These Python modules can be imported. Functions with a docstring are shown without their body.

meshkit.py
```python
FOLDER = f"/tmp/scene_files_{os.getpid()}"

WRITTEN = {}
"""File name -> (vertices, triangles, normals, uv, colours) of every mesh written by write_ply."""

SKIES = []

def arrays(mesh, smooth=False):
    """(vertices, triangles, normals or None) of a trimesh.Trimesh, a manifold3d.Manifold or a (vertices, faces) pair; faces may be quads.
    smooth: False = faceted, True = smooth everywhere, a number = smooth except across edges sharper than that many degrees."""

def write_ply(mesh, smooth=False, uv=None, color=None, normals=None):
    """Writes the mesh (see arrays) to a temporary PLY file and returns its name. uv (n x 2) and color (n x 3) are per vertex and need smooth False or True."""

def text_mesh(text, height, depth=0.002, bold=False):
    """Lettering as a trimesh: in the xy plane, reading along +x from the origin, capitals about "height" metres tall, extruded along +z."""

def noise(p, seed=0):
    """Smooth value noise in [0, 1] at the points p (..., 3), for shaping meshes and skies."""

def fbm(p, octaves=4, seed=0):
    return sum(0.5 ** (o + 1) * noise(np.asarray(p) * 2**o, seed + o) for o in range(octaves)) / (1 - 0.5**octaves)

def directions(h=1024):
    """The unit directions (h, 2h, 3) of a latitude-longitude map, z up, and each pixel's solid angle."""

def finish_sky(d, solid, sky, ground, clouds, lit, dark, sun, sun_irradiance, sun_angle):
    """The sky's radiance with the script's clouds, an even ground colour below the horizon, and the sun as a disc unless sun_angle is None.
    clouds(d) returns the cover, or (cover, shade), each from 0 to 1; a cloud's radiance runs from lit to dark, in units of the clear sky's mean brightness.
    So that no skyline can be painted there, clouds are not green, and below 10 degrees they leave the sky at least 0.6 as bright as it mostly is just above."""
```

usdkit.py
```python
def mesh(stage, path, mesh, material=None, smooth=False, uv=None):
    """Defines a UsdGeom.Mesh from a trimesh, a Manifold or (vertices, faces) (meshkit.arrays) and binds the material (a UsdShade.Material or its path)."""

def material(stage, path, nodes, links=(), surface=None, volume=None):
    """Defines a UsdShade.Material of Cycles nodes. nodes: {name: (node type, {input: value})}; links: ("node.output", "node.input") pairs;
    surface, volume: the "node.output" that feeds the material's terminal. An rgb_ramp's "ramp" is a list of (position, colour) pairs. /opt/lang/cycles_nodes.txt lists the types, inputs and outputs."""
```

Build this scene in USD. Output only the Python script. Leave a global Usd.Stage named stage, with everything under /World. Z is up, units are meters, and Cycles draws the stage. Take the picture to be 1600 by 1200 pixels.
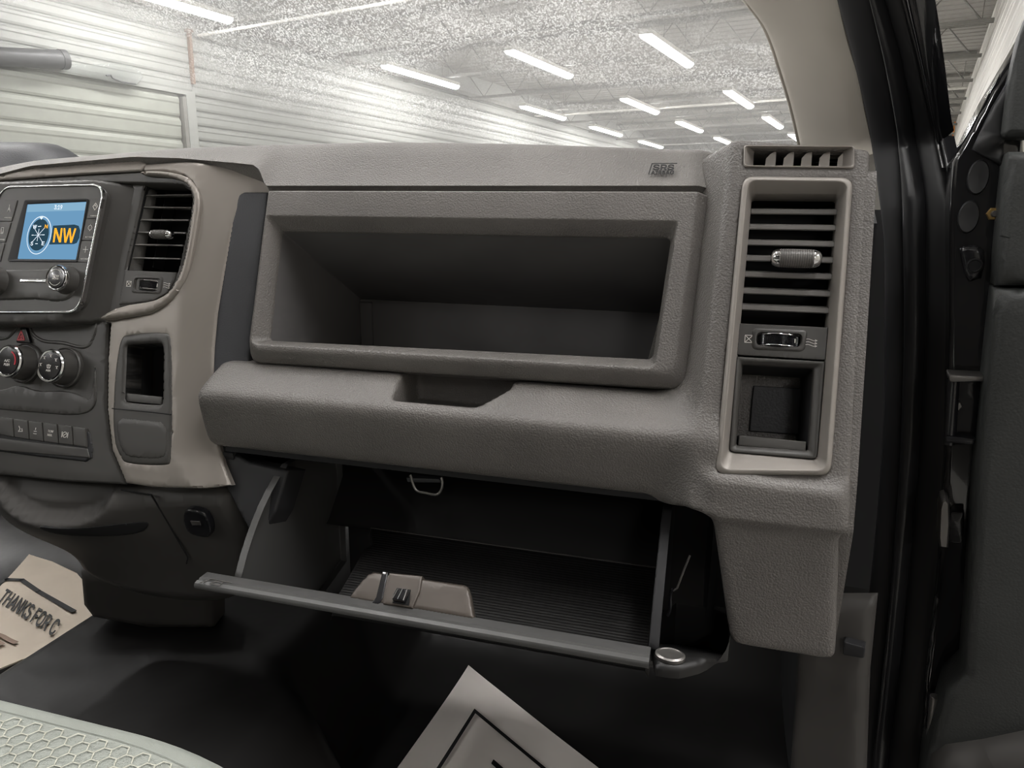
import math, numpy as np, trimesh, shapely, usdkit, meshkit
from shapely.geometry import Polygon, LineString
from scipy.spatial import Delaunay
from pxr import Usd, UsdGeom, UsdLux, UsdShade, Sdf, Gf, Vt

# ------------------------------------------------------------------ camera, light, exposure
stage = Usd.Stage.CreateInMemory()
UsdGeom.SetStageUpAxis(stage, 'Z'); UsdGeom.SetStageMetersPerUnit(stage, 1.0)
world = UsdGeom.Xform.Define(stage, '/World'); stage.SetDefaultPrim(world.GetPrim())
UsdGeom.Scope.Define(stage, '/World/Looks')
def unit(v): v = np.asarray(v, float); return v/np.linalg.norm(v)
EYE = np.array([0, 0, 1.75])            # x right, y forward in the truck, z up; the eye stands 1.75 m above the hall floor
FPX = 1100.0
_a, _b = unit([-4050, 310, FPX]), unit([640, 250, FPX])
_up = np.cross(_a, _b); _up = unit(_up if _up[1] > 0 else -_up)
_x = unit(-_a - _up*((-_a) @ _up)); _y = np.cross(_x, _up)
RW = np.stack([_x, _y, _up])            # camera (right, up, forward) -> truck axes
cam = UsdGeom.Camera.Define(stage, '/World/camera')
_r, _u, _f = RW @ [1, 0, 0], RW @ [0, 1, 0], RW @ [0, 0, 1]
cam.AddTransformOp().Set(Gf.Matrix4d(*[float(k) for row in (np.r_[_r, 0], np.r_[_u, 0], np.r_[-_f, 0], np.r_[EYE, 1]) for k in row]))
cam.CreateHorizontalApertureAttr(36.0); cam.CreateVerticalApertureAttr(27.0)
cam.CreateFocalLengthAttr(36.0*FPX/1600); cam.CreateClippingRangeAttr(Gf.Vec2f(0.02, 500))
EXPOSURE = 1.55
LAMP = 18.0                             # radiance of the strip lamps of the hall, the only light
cam.CreateExposureAttr(EXPOSURE)

# ------------------------------------------------------------------ geometry kit (points relative to the eye)
def ray(px, py): return unit(RW @ np.array([px-800., 600.-py, FPX]))
def onp(px, py, p0, n):
    d = ray(px, py); n = np.asarray(n, float); return d*((np.asarray(p0, float) @ n)/(d @ n))
def atX(px, py, x): return onp(px, py, [x, 0, 0], [1, 0, 0])
def atY(px, py, y): return onp(px, py, [0, y, 0], [0, 1, 0])
def atZ(px, py, z): return onp(px, py, [0, 0, z], [0, 0, 1])
def proj(p):
    c = RW.T @ np.asarray(p, float); return np.array([800+FPX*c[0]/c[2], 600-FPX*c[1]/c[2]])
class Frame:
    def __init__(s, o, e1, e2):
        s.o = np.asarray(o, float); s.e1 = unit(e1); e2 = np.asarray(e2, float); s.e2 = unit(e2-s.e1*(e2 @ s.e1)); s.n = np.cross(s.e1, s.e2)
    def P(s, a, b, c=0.0):
        a, b, c = np.broadcast_arrays(np.asarray(a, float), b, c)
        return s.o+a[..., None]*s.e1+b[..., None]*s.e2+c[..., None]*s.n
    def px(s, x, y, c=0.0):
        q = onp(x, y, s.o+s.n*c, s.n)-s.o; return np.array([q @ s.e1, q @ s.e2])
    def pl(s, pts, c=0.0): return np.array([s.px(x, y, c) for x, y in pts])
    def at(s, a, b, c=0.0): return Frame(s.P(a, b, c), s.e1, s.e2)
def cat(*ms):
    vs, fs, k = [], [], 0
    for m in ms:
        v, f = m if isinstance(m, tuple) else (np.asarray(m.vertices), np.asarray(m.faces))
        f = np.asarray(f)
        if f.shape[1] == 4: f = np.vstack([f[:, [0, 1, 2]], f[:, [0, 2, 3]]])
        vs.append(np.asarray(v)); fs.append(f+k); k += len(v)
    return np.vstack(vs), np.vstack(fs)
def loft(loops, closed=True, cap0=False, cap1=False):
    L = np.asarray(loops, float); m, n = L.shape[:2]; v = L.reshape(-1, 3)
    i, j = np.meshgrid(np.arange(m-1), np.arange(n if closed else n-1), indexing='ij'); k = (j+1) % n
    q = np.stack([i*n+j, i*n+k, (i+1)*n+k, (i+1)*n+j], -1).reshape(-1, 4)
    f = np.vstack([q[:, [0, 1, 2]], q[:, [0, 2, 3]]]); v = list(v)
    for on, row, rev in ((cap0, 0, True), (cap1, m-1, False)):
        if on:
            c = len(v); v.append(L[row].mean(0)); jj = np.arange(n); kk = (jj+1) % n
            f = np.vstack([f, np.stack([np.full(n, c), row*n+(kk if rev else jj), row*n+(jj if rev else kk)], 1)])
    return np.array(v), f
def rpoly(v, r, k=5):
    v = np.asarray(v, float); n = len(v); r = np.broadcast_to(r, (n,)); out = []
    for i in range(n):
        p, a, b = v[i], v[i-1]-v[i], v[(i+1) % n]-v[i]; la, lb = np.linalg.norm(a), np.linalg.norm(b)
        d = min(r[i], .49*la, .49*lb); A, B = p+a/la*d, p+b/lb*d
        for t in np.linspace(0, 1, k+1): out.append((1-t)**2*A+2*t*(1-t)*p+t*t*B)
    return np.array(out)
def inset(v, d):
    v = np.asarray(v, float); n = len(v); out = []
    area = np.sum(v[:, 0]*np.roll(v[:, 1], -1)-np.roll(v[:, 0], -1)*v[:, 1]); sg = 1 if area > 0 else -1
    for i in range(n):
        e1, e2 = unit(v[i]-v[i-1]), unit(v[(i+1) % n]-v[i]); n1, n2 = sg*np.array([-e1[1], e1[0]]), sg*np.array([-e2[1], e2[0]])
        out.append(v[i]+d*(n1+n2)/(1+n1 @ n2))
    return np.array(out)
def ccw(v):
    v = np.asarray(v, float); return v if np.sum(v[:, 0]*np.roll(v[:, 1], -1)-np.roll(v[:, 0], -1)*v[:, 1]) > 0 else v[::-1]
def chaikin(v, it=2):
    v = np.asarray(v, float)
    for _ in range(it): v = np.stack([.75*v+.25*np.roll(v, -1, 0), .25*v+.75*np.roll(v, -1, 0)], 1).reshape(-1, v.shape[1])
    return v
def block(fr, poly, n0, n1, bev=.001, r=.002, k=4):
    """a convex slab with bevelled front edge and rounded corners"""
    p = ccw(poly); ro = lambda q, rr: rpoly(q, rr, k)
    L = [(p, r, n0), (p, r, n1-bev), (inset(p, bev*.3), r, n1-bev*.3), (inset(p, bev), max(r-bev*.5, 1e-4), n1)]
    return loft([fr.P(*ro(q, rr).T, c) for q, rr, c in L], cap0=True, cap1=True)
def rect(s0, t0, s1, t1): return np.array([[s0, t0], [s1, t0], [s1, t1], [s0, t1]], float)
def ring(fr, outer, inner, n0, n1, bev=.001, ro=.004, ri=.003, k=6):
    """a convex frame: outer wall, front, inner wall"""
    o, i = ccw(outer), ccw(inner)
    L = [(o, ro, n0), (o, ro, n1-bev), (inset(o, bev), ro, n1), (inset(i, -bev), ri, n1), (i, ri, n1-bev), (i, ri, n0), (o, ro, n0)]
    return loft([fr.P(*rpoly(q, rr, k).T, c) for q, rr, c in L])
def lathe(fr, s, t, prof, seg=40, sx=1.0):
    a = np.arange(seg)*2*np.pi/seg
    return loft([fr.P(s+sx*r*np.cos(a), t+r*np.sin(a), c) for r, c in prof], cap0=prof[0][0] > 1e-5, cap1=prof[-1][0] > 1e-5)
def tube(path, r, seg=10, closed=False, smooth=0):
    p = np.asarray(path, float)
    if smooth and len(p) > 2:
        from scipy.interpolate import CubicSpline
        d = np.r_[0, np.cumsum(np.linalg.norm(np.diff(p, axis=0), axis=1))]; p = CubicSpline(d, p)(np.linspace(0, d[-1], smooth))
    t = (np.roll(p, -1, 0)-np.roll(p, 1, 0)) if closed else np.gradient(p, axis=0)
    t /= np.linalg.norm(t, axis=1, keepdims=True)+1e-12
    ref = np.array([.31, .17, .93]) if abs(t.mean(0)[2]) < .8 else np.array([.9, .3, .1])
    u = np.cross(t, ref); u /= np.linalg.norm(u, axis=1, keepdims=True); w = np.cross(t, u); a = np.arange(seg)*2*np.pi/seg
    rr = np.broadcast_to(r, (len(p),))
    L = p[:, None]+rr[:, None, None]*(np.cos(a)[None, :, None]*u[:, None]+np.sin(a)[None, :, None]*w[:, None])
    if closed: return loft(np.concatenate([L, L[:1]]))
    return loft(L, cap0=True, cap1=True)
def sheet(fr, poly, n1, n0, r=.002, h=None, step=.01):
    """any outline as a solid: front at n1 + h(s,t), edge rounded with radius r, back at n0"""
    pg = poly if isinstance(poly, Polygon) else Polygon(ccw(poly))
    if not pg.is_valid: pg = pg.buffer(0)
    if pg.geom_type != 'Polygon': pg = max(pg.geoms, key=lambda g: g.area)
    pts, rings = [], []
    def dens(rg, st):
        l = LineString(rg.coords); n = max(6, int(l.length/st)); base = np.array(rg.coords)[:-1]
        q = np.array([l.interpolate(x).coords[0] for x in np.linspace(0, l.length, n, endpoint=False)])
        d = np.array([l.project(shapely.Point(*b)) for b in base]); dq = np.linspace(0, l.length, n, endpoint=False)
        keep = np.min(np.abs(dq[:, None]-d[None]), 1) > st*.3
        al = np.r_[d, dq[keep]]; o = np.argsort(al); return np.vstack([base, q[keep]])[o]
    for rg in [pg.exterior, *pg.interiors]: rings.append(dens(rg, step*.7))
    for f in (.3, 1.0):
        b = pg.buffer(-r*f)
        for g in getattr(b, 'geoms', [b]):
            if not g.is_empty:
                for rg in [g.exterior, *g.interiors]: pts.append(dens(rg, step*.7))
    x0, y0, x1, y1 = pg.bounds
    gx, gy = np.meshgrid(np.arange(x0, x1, step), np.arange(y0, y1, step)); g = np.stack([gx.ravel(), gy.ravel()], 1)
    inn = pg.buffer(-r-step*.4)
    if not inn.is_empty: pts.append(g[shapely.contains_xy(inn, g[:, 0], g[:, 1])])
    allp = np.vstack(rings+pts); nb = sum(map(len, rings))
    tri = Delaunay(allp).simplices; c = allp[tri].mean(1)
    tri = tri[shapely.contains_xy(pg.buffer(1e-7), c[:, 0], c[:, 1])]
    A = allp[tri]; ar = (A[:, 1, 0]-A[:, 0, 0])*(A[:, 2, 1]-A[:, 0, 1])-(A[:, 1, 1]-A[:, 0, 1])*(A[:, 2, 0]-A[:, 0, 0])
    tri = tri[np.abs(ar) > 1e-12]; ar = ar[np.abs(ar) > 1e-12]; tri[ar < 0] = tri[ar < 0][:, ::-1]
    d = shapely.distance(pg.boundary, shapely.points(allp)); d[:nb] = 0
    q = np.clip(d/r, 0, 1); z = n1-r*(1-np.sqrt(1-(1-q)**2))
    if h is not None: z = z+h(allp[:, 0], allp[:, 1])
    v = fr.P(allp[:, 0], allp[:, 1], z); f = [tri]; k = len(v); vv = [v]; off = 0
    for rg in rings:
        n = len(rg); hb = 0 if h is None else 0
        vv.append(fr.P(rg[:, 0], rg[:, 1], n0)); i = np.arange(n); j = (i+1) % n
        f.append(np.stack([off+j, off+i, k+i], 1)); f.append(np.stack([off+j, k+i, k+j], 1)); off += n; k += n
    return np.vstack(vv), np.vstack(f)
def snet(fn, lo, hi, h):
    """surface nets of the zero set of a distance function"""
    lo, hi = np.asarray(lo, float), np.asarray(hi, float); n = np.ceil((hi-lo)/h).astype(int)+1
    ax = [lo[k]+h*np.arange(n[k]) for k in range(3)]
    F = fn(*np.meshgrid(*ax, indexing='ij')); S = F < 0
    acc = np.zeros((*(n-1), 3)); cnt = np.zeros(n-1)
    c = [(0, 0, 0), (1, 0, 0), (0, 1, 0), (1, 1, 0), (0, 0, 1), (1, 0, 1), (0, 1, 1), (1, 1, 1)]
    sl = lambda A, o: A[o[0]:n[0]-1+o[0], o[1]:n[1]-1+o[1], o[2]:n[2]-1+o[2]]
    for i in range(8):
        for j in range(i+1, 8):
            df = np.subtract(c[j], c[i])
            if np.abs(df).sum() != 1 or df.min() < 0: continue
            a, b = sl(F, c[i]), sl(F, c[j]); m = (a < 0) != (b < 0); t = np.where(m, a/np.where(m, a-b, 1), 0)
            for k in range(3): acc[..., k] += np.where(m, c[i][k]+t*df[k], 0)
            cnt += m
    act = cnt > 0; idx = -np.ones(n-1, int); idx[act] = np.arange(act.sum())
    v = lo+h*(np.argwhere(act)+acc[act]/cnt[act][:, None]); faces = []
    for k in range(3):
        o = [0, 0, 0]; o[k] = 1
        A = S[:n[0]-o[0], :n[1]-o[1], :n[2]-o[2]]; B = S[o[0]:, o[1]:, o[2]:]
        e = np.argwhere(A != B); a, b = [q for q in range(3) if q != k]
        e = e[(e[:, a] > 0) & (e[:, b] > 0) & (e[:, a] < n[a]-1) & (e[:, b] < n[b]-1)]
        q = []
        for da, db in ((1, 1), (0, 1), (0, 0), (1, 0)):
            g = e.copy(); g[:, a] -= da; g[:, b] -= db; q.append(idx[g[:, 0], g[:, 1], g[:, 2]])
        q = np.stack(q, 1); fl = A[e[:, 0], e[:, 1], e[:, 2]] ^ (k == 1); q[~fl] = q[~fl][:, ::-1]; faces.append(q)
    q = np.vstack(faces); q = q[q.min(1) >= 0]
    return v, np.vstack([q[:, [0, 1, 2]], q[:, [0, 2, 3]]])
def smax(ds, r):
    m = np.maximum.reduce(ds); return m+r*np.log(sum(np.exp((d-m)/r) for d in ds))
def smin(a, b, k):
    h = np.clip(.5+.5*(b-a)/k, 0, 1); return b+(a-b)*h-k*h*(1-h)
def text(fr, s, t, word, height, depth=.0004, bold=True, n=0.0, wscale=1.0, center=False, slant=0.0):
    m = meshkit.text_mesh(word, height, depth, bold); v = np.asarray(m.vertices)
    x = v[:, 0]*wscale
    if center: x = x-x.max()/2
    return fr.P(s+x+slant*v[:, 1], t+v[:, 1], n+v[:, 2]), np.asarray(m.faces)
def strokes(fr, lines, r, n=0.0):
    """thin flat printed lines"""
    out = []
    for ln in lines:
        ln = np.asarray(ln, float)
        for a, b in zip(ln[:-1], ln[1:]):
            e = unit(b-a); w = np.array([-e[1], e[0]])*r; a2, b2 = a-e*r*.5, b+e*r*.5
            out.append(loft([fr.P(*np.array([a2-w, b2-w, b2+w, a2+w]).T, c) for c in (n, n+.0003)], cap0=True, cap1=True))
    return cat(*out)
def prism(prof, x0, x1, ends=True):
    """(y,z) outline extruded along x"""
    p = np.asarray(prof, float); L = [np.c_[np.full(len(p), x), p] for x in (x0, x1)]
    m = loft(L)
    if not ends: return m
    t = trimesh.creation.triangulate_polygon(Polygon(p), engine='earcut'); tv, tf = np.asarray(t[0]), np.asarray(t[1])
    return cat(m, (np.c_[np.full(len(tv), x0), tv], tf), (np.c_[np.full(len(tv), x1), tv], tf[:, ::-1]))

# ------------------------------------------------------------------ materials
MATS = {}
def material(name, nodes, links, surface): MATS[name] = usdkit.material(stage, '/World/Looks/'+name, nodes, links, surface=surface)
def plastic(name, col, rough=.5, grain=0, strength=.35, dist=.0006, metal=0, spec=.5, var=.12, fine=0, coat=0):
    nodes = {'tc': ('texture_coordinate', {}), 'nz': ('noise_texture', {'scale': 9.0, 'detail': 4.0}),
             'rp': ('rgb_ramp', {'ramp': [(.3, tuple(c*(1-var) for c in col)), (.7, tuple(c*(1+var) for c in col))]}),
             'p': ('principled_bsdf', {'roughness': rough, 'metallic': metal, 'specular_ior_level': spec, 'coat_weight': coat})}
    links = [('tc.object', 'nz.vector'), ('nz.fac', 'rp.fac'), ('rp.color', 'p.base_color')]
    if grain:
        nodes |= {'dn': ('noise_texture', {'scale': grain*.35, 'detail': 2.0}), 'dm': ('vector_math', {'math_type': 'multiply_add', 'vector2': (.9/grain,)*3}),
                  'vo': ('voronoi_texture', {'feature': 'smooth_f1', 'scale': grain, 'smoothness': .4}), 'bp': ('bump', {'strength': strength, 'distance': dist, 'invert': True})}
        links += [('tc.object', 'dn.vector'), ('dn.color', 'dm.vector1'), ('tc.object', 'dm.vector3'), ('dm.value' if False else 'dm.vector', 'vo.vector'), ('vo.distance', 'bp.height'), ('bp.normal', 'p.normal')]
    elif fine:
        nodes |= {'fn': ('noise_texture', {'scale': float(fine), 'detail': 3.0}), 'bp': ('bump', {'strength': strength, 'distance': dist})}
        links += [('tc.object', 'fn.vector'), ('fn.fac', 'bp.height'), ('bp.normal', 'p.normal')]
    material(name, nodes, links, 'p.BSDF')
def emit(name, col, k): material(name, {'e': ('emission', {'color': col, 'strength': k})}, [], 'e.emission')
plastic('dash_grain', (.145, .135, .127), .43, grain=500, strength=.6, dist=.0009)
plastic('dash_pad', (.165, .155, .146), .52, grain=500, strength=.7, dist=.0009)
plastic('dash_smooth', (.056, .053, .050), .42, fine=1500, strength=.12, dist=.0003)
plastic('bin_liner', (.13, .125, .125), .75, fine=900, strength=.15, dist=.0004)
plastic('charcoal', (.030, .031, .036), .5, grain=420, strength=.3, dist=.0005)
plastic('taupe_trim', (.29, .262, .238), .42, metal=.35, fine=1400, strength=.12, dist=.0003, var=.05)
plastic('taupe_vent', (.29, .266, .245), .45, metal=.25, fine=1600, strength=.14, dist=.0003, var=.05)
plastic('black_soft', (.018, .018, .02), .6, fine=800, strength=.1, dist=.0003)
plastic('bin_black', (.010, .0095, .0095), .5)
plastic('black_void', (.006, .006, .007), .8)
plastic('slat_plastic', (.14, .132, .125), .38)
plastic('gloss_black', (.010, .010, .012), .18, coat=.3)
plastic('paint_black', (.008, .008, .009), .12, coat=.8)
plastic('rubber', (.016, .016, .017), .45)
plastic('rubber_sheen', (.022, .022, .024), .28)
plastic('chrome', (.75, .75, .76), .12, metal=1.0, var=.02)
plastic('steel_dark', (.22, .21, .20), .35, metal=.8)
plastic('brass', (.62, .42, .16), .35, metal=.9)
plastic('print_white', (.62, .60, .57), .6, var=.02)
plastic('print_dark', (.010, .010, .011), .5)
plastic('print_red', (.55, .03, .05), .5)
plastic('beige_trim', (.60, .555, .49), .7, fine=1300, strength=.2, dist=.0003, var=.03)
plastic('vinyl_floor', (.012, .0115, .0115), .33, fine=18, strength=.25, dist=.004, spec=.32)
plastic('kick_plastic', (.055, .051, .048), .6, fine=1200, strength=.15, dist=.0003)
plastic('paper', (.80, .75, .71), .75, fine=25, strength=.25, dist=.003, var=.03)
plastic('paper_tan', (.52, .45, .37), .8, fine=18, strength=.4, dist=.006, var=.06)
plastic('seat_fabric', (.28, .297, .268), .9, fine=1800, strength=.5, dist=.0006, var=.04)
plastic('seat_line', (.46, .455, .385), .9, fine=1800, strength=.3, dist=.0004, var=.03)
plastic('door_plastic', (.034, .036, .035), .55, grain=420, strength=.3, dist=.0006)
plastic('latch_taupe', (.085, .071, .061), .4, metal=.2, fine=1200, strength=.1, dist=.0003)
plastic('rim_plastic', (.072, .071, .070), .4, fine=1000, strength=.1, dist=.0003)
plastic('siding_white', (.30, .307, .290), .45, var=.04)
plastic('siding_door', (.295, .305, .272), .45, var=.04)
plastic('siding_warm', (.42, .40, .365), .5, var=.05)
plastic('deck', (.33, .32, .30), .6, var=.06)
plastic('truss_paint', (.20, .195, .18), .55)
plastic('pipe_paint', (.62, .61, .57), .5)
plastic('concrete', (.33, .32, .30), .7, var=.15)
plastic('orange_paint', (.70, .24, .05), .5)
plastic('brown_paint', (.20, .13, .09), .6)
plastic('grey_tube', (.055, .056, .058), .5)
emit('lamp_glow', (1.0, .985, .965), LAMP)
emit('screen_glow', (.125, .27, .43), 0.42)
emit('screen_dark', (.02, .05, .075), 0.42)
emit('screen_orange', (1.0, .42, .03), 0.42)
emit('screen_white', (.80, .90, 1.0), 0.36)
emit('screen_band', (.20, .36, .50), 0.42)
material('plastic_film', {'t': ('transparent_bsdf', {'color': (.86, .88, .86)}), 'g': ('glossy_bsdf', {'roughness': .15}), 'd': ('diffuse_bsdf', {'color': (.25, .26, .25)}),
         'm': ('mix_closure', {'fac': .35}), 'f': ('fresnel', {'IOR': 1.45}), 'o': ('mix_closure', {})},
         [('t.BSDF', 'm.closure1'), ('d.BSDF', 'm.closure2'), ('f.fac', 'o.fac'), ('m.closure', 'o.closure1'), ('g.BSDF', 'o.closure2')], 'o.closure')
# windshield: clear glass with a film of dried water specks and wipe marks lying on it
M = lambda k, **a: ('math', {'math_type': k, **a})
R01 = lambda a, b, c=0.0, d=1.0: ('map_range', {'from_min': a, 'from_max': b, 'to_min': c, 'to_max': d, 'clamp': True})
material('windshield_glass', {
    'gp': ('geometry', {}), 'sx': ('separate_xyz', {}),
    # wiped line: above it the glass is speckled, below it only filmed
    'wx': M('multiply', value2=.312), 'wz': M('add'), 'wn': M('multiply_add', value2=.10), 'side': R01(1.745, 1.815), 'film_side': R01(1.66, 1.80),
    'low': R01(1.83, 1.90, .35, 1.0),
    'sp': ('noise_texture', {'scale': 400.0, 'detail': 3.0, 'roughness': .6}), 'spr': R01(.50, .57),
    'sp2': ('noise_texture', {'scale': 150.0, 'detail': 2.0, 'roughness': .6}), 'sp2r': R01(.52, .68),
    'st': ('mapping', {'rotation': (0, .62, 0), 'scale': (3.2, 9.0, 13.0)}), 'big': ('noise_texture', {'scale': 1.0, 'detail': 4.0, 'distortion': .7}), 'bigr': R01(.43, .60, .06, 1.0),
    'spm': M('maximum'), 'm1': M('multiply'), 'm2': M('multiply'), 'm4': M('multiply'), 
    'm3': M('multiply_add', value2=.46, value3=0.0), 'film': M('multiply_add', value2=.14, value3=.05), 'sp2h': M('multiply', value2=.6),
    'sum': M('add', use_clamp=True), 'inv': M('subtract', value1=.97), 'tcol': ('combine_xyz', {}), 'half': M('multiply', value2=.62), 'dcol': ('combine_xyz', {}),
    't': ('transparent_bsdf', {}), 'd': ('diffuse_bsdf', {}), 'tl': ('translucent_bsdf', {}), 'a1': ('add_closure', {}), 'a2': ('add_closure', {}),
    'g': ('glossy_bsdf', {'roughness': .02}), 'f': ('fresnel', {'IOR': 1.3}), 'o': ('mix_closure', {})},
    [('gp.position', 'sx.vector'), ('gp.position', 'sp.vector'), ('gp.position', 'sp2.vector'), ('gp.position', 'st.vector'), ('st.vector', 'big.vector'),
     ('sx.x', 'wx.value1'), ('wx.value', 'wz.value1'), ('sx.z', 'wz.value2'), ('big.fac', 'wn.value1'), ('wz.value', 'wn.value3'), ('wn.value', 'side.value'), ('wn.value', 'film_side.value'),
     ('sx.z', 'low.value'),
     ('sp.fac', 'spr.value'), ('sp2.fac', 'sp2r.value'), ('big.fac', 'bigr.value'), ('sp2r.result', 'sp2h.value1'), ('spr.result', 'spm.value1'), ('sp2h.value', 'spm.value2'),
     ('spm.value', 'm1.value1'), ('bigr.result', 'm1.value2'), ('m1.value', 'm2.value1'), ('side.result', 'm2.value2'), ('m2.value', 'm4.value1'), ('low.result', 'm4.value2'), ('m4.value', 'm3.value1'), ('film_side.result', 'film.value1'),
     ('m3.value', 'sum.value1'), ('film.value', 'sum.value2'), ('sum.value', 'inv.value2'), ('inv.value', 'tcol.x'), ('inv.value', 'tcol.y'), ('inv.value', 'tcol.z'),
     ('sum.value', 'half.value1'), ('half.value', 'dcol.x'), ('half.value', 'dcol.y'), ('half.value', 'dcol.z'),
     ('tcol.vector', 't.color'), ('dcol.vector', 'd.color'), ('dcol.vector', 'tl.color'), ('d.BSDF', 'a1.closure1'), ('tl.BSDF', 'a1.closure2'), ('t.BSDF', 'a2.closure1'), ('a1.closure', 'a2.closure2'),
     ('f.fac', 'o.fac'), ('a2.closure', 'o.closure1'), ('g.BSDF', 'o.closure2')], 'o.closure')

# ------------------------------------------------------------------ scene tree
USED = {}
def numbered(scope, name):
    k = USED.get((scope, name), -1)+1; USED[(scope, name)] = k; return name if k == 0 else f'{name}_{k:03d}'
class Thing:
    """a top-level thing; parts are collected and written at its base by flush()"""
    def __init__(s, name, label, cat_, group=None, kind=None):
        s.name, s.label, s.cat, s.group, s.kind, s.parts = name, label, cat_, group, kind, []
        ALL.append(s)
    def add(s, name, mesh, m, smooth=35, label=None, parent=None, kind=None):
        p = dict(name=name, mesh=cat(mesh), m=m, smooth=smooth, label=label, parent=parent, kind=kind); s.parts.append(p); return p
ALL = []
def setdata(p, **kw):
    for k, v in kw.items():
        if v: p.SetCustomDataByKey(k, v)
def flush(t):
    v = np.vstack([p['mesh'][0] for p in t.parts]); lo, hi = v.min(0), v.max(0); base = np.array([(lo[0]+hi[0])/2, (lo[1]+hi[1])/2, lo[2]])
    path = '/World/'+numbered('', t.name); x = UsdGeom.Xform.Define(stage, path); x.AddTranslateOp().Set(Gf.Vec3d(*map(float, base+EYE)))
    if t.kind == 'structure': setdata(x.GetPrim(), kind='structure', label=t.label)
    else: setdata(x.GetPrim(), label=t.label, category=t.cat, group=t.group, kind=t.kind)
    t.path, t.base = path, base
    for p in t.parts:
        par = p['parent']['path'] if p['parent'] else path
        p['path'] = par+'/'+numbered(par, p['name'])
        vv, ff = p['mesh']; m = usdkit.mesh(stage, p['path'], trimesh.Trimesh(vv-base, ff, process=False), MATS[p['m']], smooth=p['smooth'])
        setdata(m.GetPrim(), label=p['label'], kind=p['kind'])
def copy_of(t, shift, label, group=None):
    path = '/World/'+numbered('', t.name); x = UsdGeom.Xform.Define(stage, path); x.GetPrim().GetReferences().AddInternalReference(t.path)
    x.ClearXformOpOrder(); x.AddTranslateOp(opSuffix='place').Set(Gf.Vec3d(*map(float, t.base+EYE+shift)))
    x.GetPrim().SetInstanceable(True); setdata(x.GetPrim(), label=label, category=t.cat, group=group or t.group)

X = np.array([1., 0, 0])
D = Frame((0, .797, .029), X, (0, .302, .953))        # the leaning face of the dashboard

# ================================================================== THE HALL (long axis turned 13.8 degrees from the truck)
hh = ray(1440, 350); hh[2] = 0; hh = unit(hh); ll = np.array([hh[1], -hh[0], 0.])
GROUND, DECK, LAT_L, LAT_R, A0, A1 = -1.75, 3.45, -10.2, 4.3, -9.0, 36.0
def hp(a, l, z): return hh*a+ll*l+np.array([0, 0, z])
def hbox(a0, a1, l0, l1, z0, z1):
    q = [hp(a, l, z0) for a, l in ((a0, l0), (a1, l0), (a1, l1), (a0, l1))]; return loft([q, [p+np.array([0, 0, z1-z0]) for p in q]], cap0=True, cap1=True)
t = Thing('floor', 'grey concrete hall floor', 'floor', kind='structure'); t.add('slab', hbox(A0, A1, LAT_L-.2, LAT_R+.2, GROUND-.1, GROUND), 'concrete', False)
t = Thing('ceiling', 'pale ribbed metal roof deck of the hall', 'ceiling', kind='structure')
prof = []
for i in range(int((A1-A0)/.3)):
    a = A0+i*.3; prof += [(a, DECK), (a+.2, DECK), (a+.23, DECK+.05), (a+.27, DECK+.05)]
prof.append((A1, DECK))
L = [[hp(a, l, z) for a, z in prof] for l in (LAT_L-.2, LAT_R+.2)]
L2 = [[hp(a, l, DECK+.12) for a, z in prof] for l in (LAT_L-.2, LAT_R+.2)]
t.add('deck', cat(loft(L, closed=False), loft([L2[1], L2[0]], closed=False)), 'deck', False)
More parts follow.
